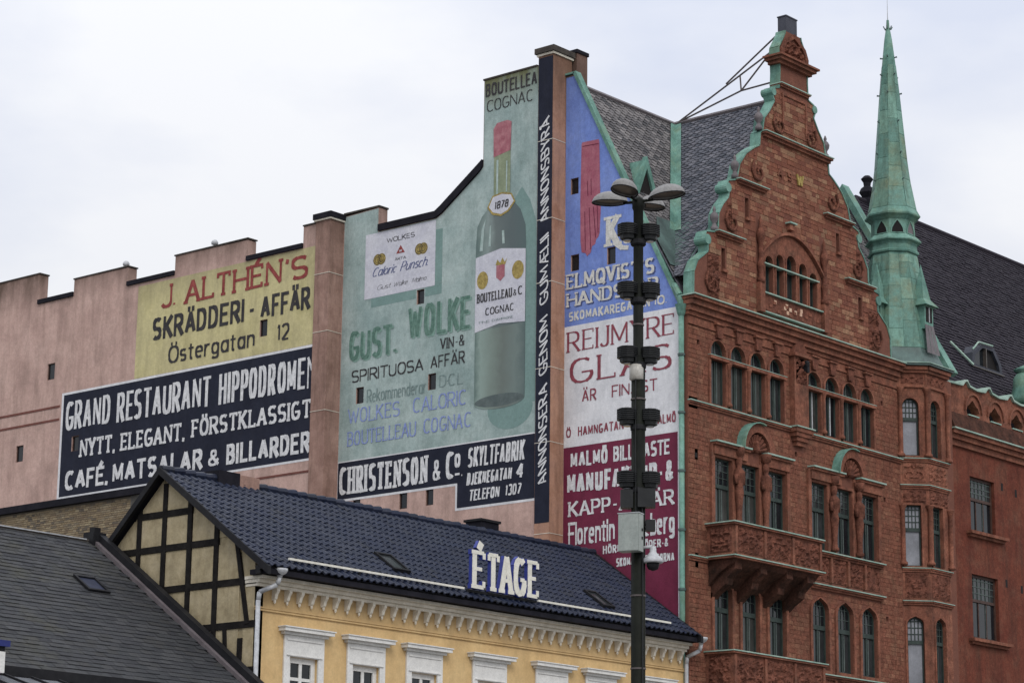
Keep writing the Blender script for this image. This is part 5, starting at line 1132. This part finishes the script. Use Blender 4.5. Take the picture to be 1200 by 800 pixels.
# ------------------------------------------------------------------ yellow building with the blue glazed roof
YB = thing('yellow_building', 'yellow rendered building with white windows, half-timbered gable and blue glazed pantile roof', 'building', (-9, 3.5, 0))
ry = random.Random(11)
XL, XR = -17.72, -.12
FY = front(.1)
yw = [-16.0, -13.76, -11.55, -8.94, -6.3, -4.1, -1.62]
opY = [rect(c-.5, 6.5, c+.5, 8.34) for c in yw]+[rect(c-.5, 2.6, c+.5, 5.2) for c in yw]
MB().prism(FY, rect(XL, 0, XR, 9.95), -.35, 0, 0, opY, backface=False).build('wall', 'ywall', YB)
MB().prism(side(XL+.3), [(-.4, 0), (-.4, 10.2), (-3.48, 12.7), (-7.4, 9.2), (-7.4, 0)], -17.2, -.0).build('body', 'void', YB)
for c in yw:
    for (z0, z1) in ((6.5, 8.34), (2.6, 5.2)):
        su = MB(); su.prism(FY, rect(c-.7, z0-.15, c+.7, z1+.53), .003, .05, 0, [rect(c-.5, z0, c+.5, z1)], backface=False)
        su.box(FY, c-.62, c+.62, z1+.02, z1+.05, .05, .08).box(FY, c-.62, c+.62, z1+.4, z1+.43, .05, .075)
        su.build('window_surround', 'wframe', YB)
        ho = MB(); ho.box(FY, c-.78, c+.78, z1+.533, z1+.6, 0, .12).box(FY, c-.87, c+.87, z1+.603, z1+.69, 0, .24).box(FY, c-.9, c+.9, z1+.693, z1+.72, 0, .27); ho.build('window_hood', 'wframe', YB)
        window(YB, FY, c-.5, c+.5, z0, z1, 'rect', .1, None, fm='wframe', g=('glass', 'glass'), bars_lo=(1, 3 if z1 > 8 else 4), fw=.14, bw=.05, bh=.04)
# cornice, brackets and string mouldings
mb = MB(); mb.box(FY, XL-.04, XR, 9.95, 10.03, -.3, .12).box(FY, XL-.06, XR, 10.033, 10.12, -.3, .2).box(FY, XL-.08, XR, 10.123, 10.2, -.3, .32); mb.build('cornice', 'cream', YB)
nb = 40
for i in range(nb):
    x = XL+.62+(XR-XL-.9)*i/(nb-1)
    mb = MB(); mb.prism(lambda a, b, w=0., x=x: Vector((x+w, .1-a, b)), [(0, 9.947), (.19, 9.947), (.19, 9.88), (.13, 9.8), (.1, 9.7), (.05, 9.66), (0, 9.66)], -.048, .048)
    mb.lathe((x, .04, 9.58), [(.015, 0), (.035, .04), (.03, .08)], 6); mb.build('bracket', 'cream', YB)
B('moulding', 'ywall', YB, FY, (XL, XR, 9.37, 9.41, 0, .045), (XL, XR, 9.43, 9.47, 0, .03))
# roof
EY, EZ, RY, RZ = -.52, 10.38, 3.48, 13.15
sy = (RZ-EZ)/(RY-EY); ly = math.hypot(1, sy); YR = plane((0, EY, EZ), (1, 0, 0), (0, 1, sy)); LY = (RY-EY)*ly
mb = MB(); mb.face([YR(XL-.25, 0, -.03), YR(XR, 0, -.03), YR(XR, LY, -.03), YR(XL-.25, LY, -.03)]); mb.face([(XL-.25, RY, RZ-.03), (XR, RY, RZ-.03), (XR, 7.9, 9.1), (XL-.25, 7.9, 9.1)])
mb.box(WORLD, XL-.2, XR, EY+.02, .1, 10.203, 10.33)
rf = mb.build('roof', 'coping', YB)
tw, te = .235, .3
mb = MB(); nrow = int(LY/te)+1; ncol = int((XR-XL+.3)/tw)
prof = [(0, .03), (.12, .055), (.28, .06), (.42, .04), (.6, .008), (.82, .004), (1.0, .03)]
for r_ in range(nrow):
    v0 = r_*te-.02; v1 = min(v0+te*1.1, LY+.02)
    for c in range(ncol):
        u0 = XL-.28+c*tw; j = ry.uniform(-.014, .014); hj = ry.uniform(-.006, .008); k = len(mb.v)
        for (a, h) in prof: mb.v.append(tuple(YR(u0+a*tw, v0+j, h+.035+hj))); 
        for (a, h) in prof: mb.v.append(tuple(YR(u0+a*tw, v1, h+.004)))
        for (a, h) in prof: mb.v.append(tuple(YR(u0+a*tw, v0+j, h-.0)))
        n = len(prof)
        for i in range(n-1):
            mb.f.append((k+i, k+i+1, k+n+i+1, k+n+i)); mb.m.append(0); mb.f.append((k+2*n+i, k+2*n+i+1, k+i+1, k+i)); mb.m.append(0)
mb.build('pantiles', 'pantile', rf, kind='stuff')
for i in range(48):          # ridge tiles
    x = XL-.25+i*.37; j_ = ry.uniform(-.012, .012); MB().tube((x, RY+j_, RZ+.05+j_), (min(x+.39, XR), RY-j_, RZ+.07+ry.uniform(-.012, .012)), .1, .12, 8).build('ridge_tile', 'pantile', rf)
# verge boards, gutter and snow rail
def verge(x, nm):
    for (ya, za), (yb_, zb) in (((EY-.12, EZ-.02), (RY, RZ+.1)), ((RY, RZ+.1), (6.6, RZ+.1-3.12*.92))):
        P = lambda a, b, w=0.: Vector((x+w, a, b)); MB().prism(P, [(ya, za-.2), (yb_, zb-.2), (yb_, zb), (ya, za)], -.05, .06).build(nm, 'blk', YB)
verge(XL-.26, 'verge_board'); verge(XR-.08, 'verge_board')
mb = MB()
for z0, z1, w_ in ((10.203, 10.3, .45), (10.303, 10.4, .56)): mb.box(FY, XL-.3, XR+.02, z0, z1, .3, w_)
mb.build('gutter', 'blk', YB)
for a, b in ((XL+.7, -10.5), (-7.42, -1.35)):
    MB().box(WORLD, a, b, -.36, -.3, 10.64, 10.695).build('snow_rail', 'letterface', YB)
    n = int((b-a)/1.1)
    for i in range(n): MB().box(WORLD, a+.3+i*1.1, a+.34+i*1.1, -.35, -.1, 10.5, 10.618).build('rail_bracket', 'blk', YB)
def skylight(u0, u1, v0, v1, parent=YB, fr=YR, h=.1, gm='glass2'):
    o = MB().prism(fr, rect(u0, v0, u1, v1), .03, h+.04, 0, [rect(u0+.07, v0+.07, u1-.07, v1-.07)], backface=False).build('skylight', 'blk', parent)
    MB().flat(fr, rect(u0+.06, v0+.06, u1-.06, v1-.06), h).build('pane', gm, o)
skylight(-12.75, -12.1, .85, 1.75); skylight(-4.0, -3.45, .8, 1.7)
MB().box(WORLD, -5.35, -4.55, 3.6, 4.2, 12.4, 13.55).build('chimney', 'coping', YB); B('chimney_cap', 'blk', YB, WORLD, (-5.4, -4.5, 3.55, 4.25, 13.55, 13.62))
MB().box(WORLD, -16.1, -15.35, 3.3, 3.9, 12.4, 13.44).build('chimney', 'coping', YB); MB().box(WORLD, -15.34, -14.6, 3.35, 3.9, 12.4, 13.42).build('chimney', 'pinkd', YB, label='short brown chimney stump on the ridge')
# downpipes
def pipe(x, d):
    mb = MB(); mb.lathe((x, -.42, 10.1), [(.05, 0), (.07, .1), (.16, .16), (.2, .22), (.2, .27)], 12); mb.build('rainwater_head', 'zinc', YB, True)
    mb = MB(); mb.path([(x, -.42, 10.15), (x-.04*d, -.38, 9.98), (x-.28*d, -.02, 9.8), (x-.3*d, -.0, 9.6), (x-.3*d, -.0, 0)], .06, 10); mb.build('downpipe', 'zinc', YB, True)
pipe(XL+.32, 1); pipe(XR+.16, .55)
# half-timbered gable
GY = side(XL)
roofcut = lambda p: clip_poly(clip_poly(p, sy, 1, 12.98+sy*-RY+0 if False else 12.95-sy*RY*1.0), -.92, 1, 0) if False else p
def under_roof(p):       # p in (u=-y, z): keep below both roof slopes
    p = clip_poly(p, sy, 1, RZ-.12-sy*RY) if False else p
    q = clip_poly(p, sy, 1, RZ-.1+sy*(-RY))          # front slope: z <= RZ-sy*(RY-y), y=-u
    return clip_poly(q, -.92, 1, RZ-.1+.92*RY)       # rear slope:  z <= RZ-.92*(y-RY)
MB().prism(GY, under_roof(rect(-7.4, 0, .0-.1, 13.3)), -.28, 0, 0).build('gable_wall', 'plaster', YB)
hz = [(-4.5, -2.45, 12.06), (-5.3, -1.42, 11.17), (-5.6, -.02, 10.1), (-5.0, -.02, 9.03), (-5.0, -.02, 7.9)]
vt = [(-4.45, 8.0, 12.4), (-3.48, 7.0, 12.85), (-2.5, 7.0, 12.4), (-1.5, 7.0, 11.6), (-.55, 7.0, 8.7)]
us = [-6.6]+[v[0] for v in vt]+[-.02]; zs = [6.8]+[h[2] for h in hz[::-1]]+[13.2]
for i in range(len(us)-1):
    for j in range(len(zs)-1):
        p = under_roof([(us[i]+.08, zs[j]+.09), (us[i+1]-.08, zs[j]+.09), (us[i+1]-.08, zs[j+1]-.09), (us[i]+.08, zs[j+1]-.09)])
        if len(p) > 2: MB().prism(GY, p, 0, .02+.003*((i*3+j) % 4)).build('infill_panel', 'plaster', YB)
def beam(p, q, t=.17, w1=.05):
    a, b = Vector(p), Vector(q); d = (b-a).normalized(); n = Vector((-d.y, d.x))*t/2
    poly = under_roof([tuple(a-n), tuple(b-n), tuple(b+n), tuple(a+n)])
    if len(poly) > 2: MB().prism(GY, poly, 0, w1).build('timber_beam', 'timber', YB)
for u0, u1, z in hz: beam((u0, z), (u1, z), .17, .05)
for u, z0, z1 in vt: beam((u, z0), (u+ry.uniform(-.03, .03), z1), .16, .058)
beam((-.3, 9.03), (-.8, 11.3), .13, .066)
beam((-1.1, 8.95), (-1.02, 8.0), .12, .06)

# ------------------------------------------------------------------ raised letters on the roof
ET = thing('roof_sign', 'raised cream letters with blue sides standing on the blue tiled roof edge', 'sign', (-8.9, -.4, 10.5))
FE = front(-.34)
def roof_letter(ch, u0, u1, z, H):
    sg = MB(); write(sg, FE, ch, u0, u1, z, H, wt=.2, wh=.13, serif=.95, w=.1, depth=.1, mi=0, mi2=0); o = sg.build('letter', 'letterside', ET)
    f = MB(); write(f, FE, ch, u0+.015, u1-.015, z+.012, H-.024, wt=.17, wh=.1, serif=.95, w=.12, depth=.012); f.build('letter_face', 'letterface', o)
z = 10.68
for ch_, a_, b_ in (('É', -10.32, -9.74), ('T', -9.74, -9.16), ('A', -9.2, -8.6), ('G', -8.62, -8.06), ('E', -8.02, -7.5)): roof_letter(ch_, a_, b_, z, 1.05)
MB().box(WORLD, -10.4, -7.5, -.36, -.3, 10.6, 10.66).build('sign_rail', 'blk', ET)
for x in (-10.1, -9.3, -8.5, -7.7): MB().tube((x, -.33, 10.62), (x, .3, 10.98), .02, n=6).build('stay_rod', 'steel', ET)

# ------------------------------------------------------------------ slate-roofed house in the foreground
SH = thing('slate_roofed_house', 'house with a long dark weathered slate roof in front of the brick wall', 'building', (-28, 3, 0))
SY0, SZ0, SY1, SZ1 = -.55, 7.25, 5.68, 11.48
ss = (SZ1-SZ0)/(SY1-SY0); ls = math.hypot(1, ss); SR = plane((0, SY0, SZ0), (1, 0, 0), (0, 1, ss)); LS = (SY1-SY0)*ls
mb = MB(); mb.face([SR(-45, 0, -.02), SR(-18.0, 0, -.02), SR(-18.0, LS, -.02), SR(-45, LS, -.02)]); mb.face([(-45, SY1, SZ1-.02), (-18.0, SY1, SZ1-.02), (-18.0, 11, 7.3), (-45, 11, 7.3)])
sr = mb.build('roof', 'slatef', SH)
MB().prism(lambda a, b, w=0.: Vector((w, a, b)), [(0, 0), (11, 0), (11, 7.2), (SY1, SZ1-.1), (0, SZ0+.25)], -44, -18.05).build('wall', 'greyrend', SH)
rs = random.Random(17); sl_, jl = [], 0
ex_, wd_ = .2, .34; row = 0; v = 0.
me_sl = bpy.data.meshes.new('slate'); b_ = MB(); b_.face([(0, 0, .018), (wd_-.008, 0, .018), (wd_-.008, ex_*1.25, .002), (0, ex_*1.25, .002)]); b_.face([(0, 0, 0), (wd_-.008, 0, 0), (wd_-.008, 0, .018), (0, 0, .018)])
me_sl.from_pydata(b_.v, [], b_.f); me_sl.materials.append(M['slatef'])
rest = MB(); cnt = 0; O0 = SR(0, 0); Uv = SR(1, 0)-O0; Vv = SR(0, 1)-O0; Wv = SR(0, 0, 1)-O0
while v < LS-.1:
    u = -18.25-(wd_/2 if row % 2 else 0)-wd_
    while u > -30:
        t = rs.uniform(.7, 1.6)
        if cnt < 300 and u > -23 and v < 4.9:
            o = bpy.data.objects.new('slate', me_sl); COL.objects.link(o); o.parent = sr
            P = SR(u, v+rs.uniform(-.006, .006)); o.matrix_basis = Matrix(((Uv.x, Vv.x, Wv.x*t, P.x), (Uv.y, Vv.y, Wv.y*t, P.y), (Uv.z, Vv.z, Wv.z*t, P.z), (0, 0, 0, 1))); cnt += 1
        else:
            h = .018*t; j = rs.uniform(-.006, .006); vt_ = min(v+ex_*1.25, LS)
            rest.face([SR(u, v+j, h), SR(u+wd_-.008, v+j, h), SR(u+wd_-.008, vt_, .002), SR(u, vt_, .002)]); rest.face([SR(u, v+j, 0), SR(u+wd_-.008, v+j, 0), SR(u+wd_-.008, v+j, h), SR(u, v+j, h)])
        u -= wd_
    v += ex_; row += 1
rest.build('slates', 'slatef', sr, kind='stuff')
MB().tube((-45, SY1, SZ1+.01), (-18.1, SY1, SZ1+.01), .045, n=8).build('ridge_cap', 'domein', SH)
MB().box(WORLD, -45, -18.5, SY1-.07, SY1-.03, SZ1+.02, SZ1+.05).build('ridge_strip', 'zinc', SH)
for (a, b, h, m_) in ((-18.32, -18.2, .1, 'lead'), (-18.19, -17.97, .26, 'blk')):
    MB().prism(SR, rect(a, -.1, b, LS+.05), .0, h).build('verge_flashing', m_, SH)
MB().box(WORLD, -18.4, -17.97, SY1-.2, SY1+.2, 11.3, 11.72).box(WORLD, -18.28, -18.08, SY1-.1, SY1+.1, 11.72, 11.86).build('ridge_end', 'blk', SH)
skylight(-20.45, -19.75, 4.45, 5.2, SH, SR, .04, 'bluepatch')
MB().box(WORLD, -45, -18.0, SY0-.16, SY0+.05, SZ0-.22, SZ0+.0).build('gutter', 'blk', SH); MB().tube((-45, SY0-.2, SZ0-.3), (-18, SY0-.2, SZ0-.3), .05, n=8).build('cornice_pipe', 'lead', SH)
MB().box(WORLD, -45, -18.02, -.6, -.003, 6.2, 7.0).build('fascia', 'blk', SH)

CB = thing('capped_post', 'white box with a blue metal cap at the lower left corner', 'post', (-26.95, -1.6, 0))
MB().box(WORLD, -27.4, -26.5, -1.5, -1.0, 6.98, 7.43).build('box', 'wframe', CB); MB().box(WORLD, -27.45, -26.41, -1.54, -.95, 7.54, 7.67).build('cap', 'bluecap', CB); MB().box(WORLD, -27.4, -26.5, -1.48, -1.0, 7.43, 7.54).build('cap_neck', 'blk', CB)
MB().box(WORLD, -27.1, -26.8, -1.4, -1.1, 0, 6.98).build('post', 'blk', CB)

# ------------------------------------------------------------------ lamp mast in the square
LX, LY_ = -24.68, -17.1
LM = thing('lamp_mast', 'tall dark mast with four domed lamps, floodlight clusters and a grey cabinet', 'lamp post', (LX, LY_, 0))
rgt = Vector((A.col[0][0], A.col[0][1], 0)).normalized(); fwd = Vector((-rgt.y, rgt.x, 0))
f_ = Vector((math.sin(math.pi/2-YAW)*0+math.cos(YAW), math.sin(YAW), 0))
rt_ = Vector((f_.y, -f_.x, 0))
pos = lambda r, n, z: Vector((LX, LY_, z))+rt_*r-f_*n         # r metres to the right, n metres towards the square
MB().lathe((LX, LY_, 0), [(.3, 0), (.3, .5), (.16, .6), (.137, 5), (.134, 12.0)], 8, .2).build('pole', 'mast', LM, True)
MB().lathe((LX, LY_, 12.0), [(.134, 0), (.1, .04), (.096, 2.8), (.12, 2.85), (.12, 3.0), (.06, 3.06)], 8, .2).build('pole', 'mast', LM, True)
MB().lathe(pos(-.03, .03, 11.56), [(.1, 0), (.135, .02), (.135, .28), (.11, .3)], 16).build('lantern_collar', 'frost', LM, True)
for k, (r, n) in enumerate(((.87, .42), (-.87, -.42), (-.46, .86), (.46, -.86))):
    dv_ = (rt_*r-f_*n).normalized(); tv_ = Vector((-dv_.y, dv_.x, 0)); o0 = Vector((LX, LY_, 14.98))
    arm = MB().tube(o0, o0+dv_*.3+Vector((0, 0, .0)), .035, .025, 8).build('lamp_arm', 'mast', LM)
    mb = MB(); NA, NB = 18, 6; rings = []
    def pt(a, b, sh=1.):     # leaf-shaped dome, narrow towards the mast
        ca, sa = math.cos(a), math.sin(a); rr_ = math.cos(b)
        wd = .235*(1-.28*max(0, -ca)); return o0+dv_*(.57+.36*ca*rr_*sh)+tv_*(wd*sa*rr_*sh)+Vector((0, 0, .02+.05*(ca*rr_+1)*.5+.215*math.sin(b)))
    for jb in range(NB+1):
        b = math.pi/2*jb/NB*.98
        for ia in range(NA): mb.v.append(tuple(pt(2*math.pi*ia/NA, b)))
    for jb in range(NB):
        for ia in range(NA):
            i2 = (ia+1) % NA; mb.f.append((jb*NA+ia, jb*NA+i2, (jb+1)*NA+i2, (jb+1)*NA+ia)); mb.m.append(0)
    mb.f.append(tuple(NB*NA+i for i in range(NA))); mb.m.append(0)
    hd = mb.build('lamp_head', 'dome', LM, True)
    mb = MB(); mb.face([pt(2*math.pi*i/NA, 0, .93)+Vector((0, 0, .035)) for i in range(NA)]); mb.build('lamp_lens', 'domein', hd)
    mb = MB()
    for i in range(NA): mb.tube(pt(2*math.pi*i/NA, 0), pt(2*math.pi*(i+1)/NA, 0), .011, n=5, caps=False)
    mb.build('lamp_rim', 'blk', hd)
MB().path([pos(.06, .15, 9.3), pos(.075, .16, 8.9), pos(.07, .145, 6.0), pos(.07, .145, .6)], .012, 6).build('cable', 'flood', LM)
MB().path([pos(-.05, .13, 12.0), pos(-.06, .14, 10.5), pos(-.05, .15, 9.1)], .011, 6).build('cable', 'flood', LM)
for z_ in (7.6, 6.3, 5.0, 11.2, 12.6): MB().tube((LX, LY_, z_), (LX, LY_, z_+.03), .142 if z_ < 12 else .108, n=12).build('pole_strap', 'steel', LM)
MB().box(pos and (lambda u, v, w=0.: pos(u, w, v)), -.09, .02, 5.6, 5.82, .13, .14).build('sticker', 'cab', LM)
def flood(r, n, z, s=1.):
    c = pos(r, n, z); pf = []
    for i in range(6): pf += [(.185*s, -.1+.035*i), (.185*s, -.1+.035*i+.018), (.155*s, -.1+.035*i+.02), (.155*s, -.1+.035*i+.034)]
    o = MB().lathe(c, pf+[(.1*s, .115)], 10).build('floodlight', 'flood', LM)
    MB().lathe(c-Vector((0, 0, .2)), [(.08*s, 0), (.13*s, .02), (.14*s, .1)], 8).build('floodlight_base', 'flood', o)
    MB().lathe(c-Vector((0, 0, .215)), [(.07*s, 0), (.075*s, .014)], 10).build('floodlight_lens', 'glass3', o)
for z_ in (14.42, 13.3, 12.08, 10.92, 9.76):
    flood(-.2, .03, z_, 1.08); flood(.21, -.02, z_, 1.08); flood(-.02, -.24, z_-.01, .9)
    MB().box(lambda u, v, w=0.: pos(u, w, v), -.24, .24, z_-.2, z_-.15, -.06, .06).build('bracket', 'blk', LM)
    MB().lathe(pos(0, 0, z_-.3), [(.12, 0), (.15, .03), (.15, .09), (.13, .12)], 10).build('pole_clamp', 'blk', LM)
PF = lambda u, v, w=0.: pos(u, w, v)
MB().box(PF, -.32, -.1, 9.2, 9.53, -.1, .12).build('loudspeaker', 'flood', LM); MB().box(PF, -.02, .3, 9.2, 9.54, .0, .22).build('loudspeaker', 'flood', LM)
ca_, sa_ = math.cos(RAD(24)), math.sin(RAD(24))
CF = lambda u, v, w=0.: pos(u*ca_+w*sa_*-1, -u*sa_*-1+w*ca_, v) if False else pos(-.1+u*ca_-w*sa_*1., .12+u*sa_+w*ca_, v)
cbn = MB().box(CF, -.2, .2, 8.38, 9.06, 0, .22).build('cabinet', 'cab', LM)
MB().box(CF, -.19, .19, 8.39, 9.05, .22, .232).build('cabinet_door', 'cab', cbn)
MB().box(CF, -.21, .21, 9.06, 9.075, -.01, .24).build('cabinet_top', 'zinc', cbn)
for zc in (8.6, 8.75): MB().box(CF, .2, .212, zc, zc+.05, .05, .09).build('latch', 'blk', cbn)
MB().box(PF, .13, .3, 8.78, 8.98, -.02, .16).tube(pos(.05, .05, 8.9), pos(.2, .07, 8.9), .03, n=6).build('spotlight', 'flood', LM)
MB().tube(pos(.05, .1, 8.47), pos(.25, .1, 8.5), .03, n=8).lathe(pos(.26, .1, 8.2), [(.17, 0), (.19, .02), (.17, .08), (.1, .14), (.06, .2), (.06, .26), (.03, .3)], 16).build('camera_housing', 'zinc', LM, True)
MB().lathe(pos(.26, .1, 8.06), [(.02, 0), (.09, .03), (.115, .09), (.115, .14)], 14).build('camera_dome', 'blk', LM, True)

# low glazed lean-to under the slate eaves
for i in range(6): MB().box(lambda u, v, w=0.: Vector((u, -2.3+v, 6.55+.3*v+w)), -29+i*.75, -28.3+i*.75, 0, 1.4, 0, .03).build('lean_to_pane', 'glass3', SH)
for i in range(7): MB().box(lambda u, v, w=0.: Vector((u, -2.3+v, 6.55+.3*v+w)), -29.05+i*.75, -29.0+i*.75, 0, 1.4, 0, .08).build('lean_to_bar', 'blk', SH)
MB().box(WORLD, -29, -24.5, -2.3, -.6, 5.9, 6.52).build('lean_to_base', 'blk', SH)
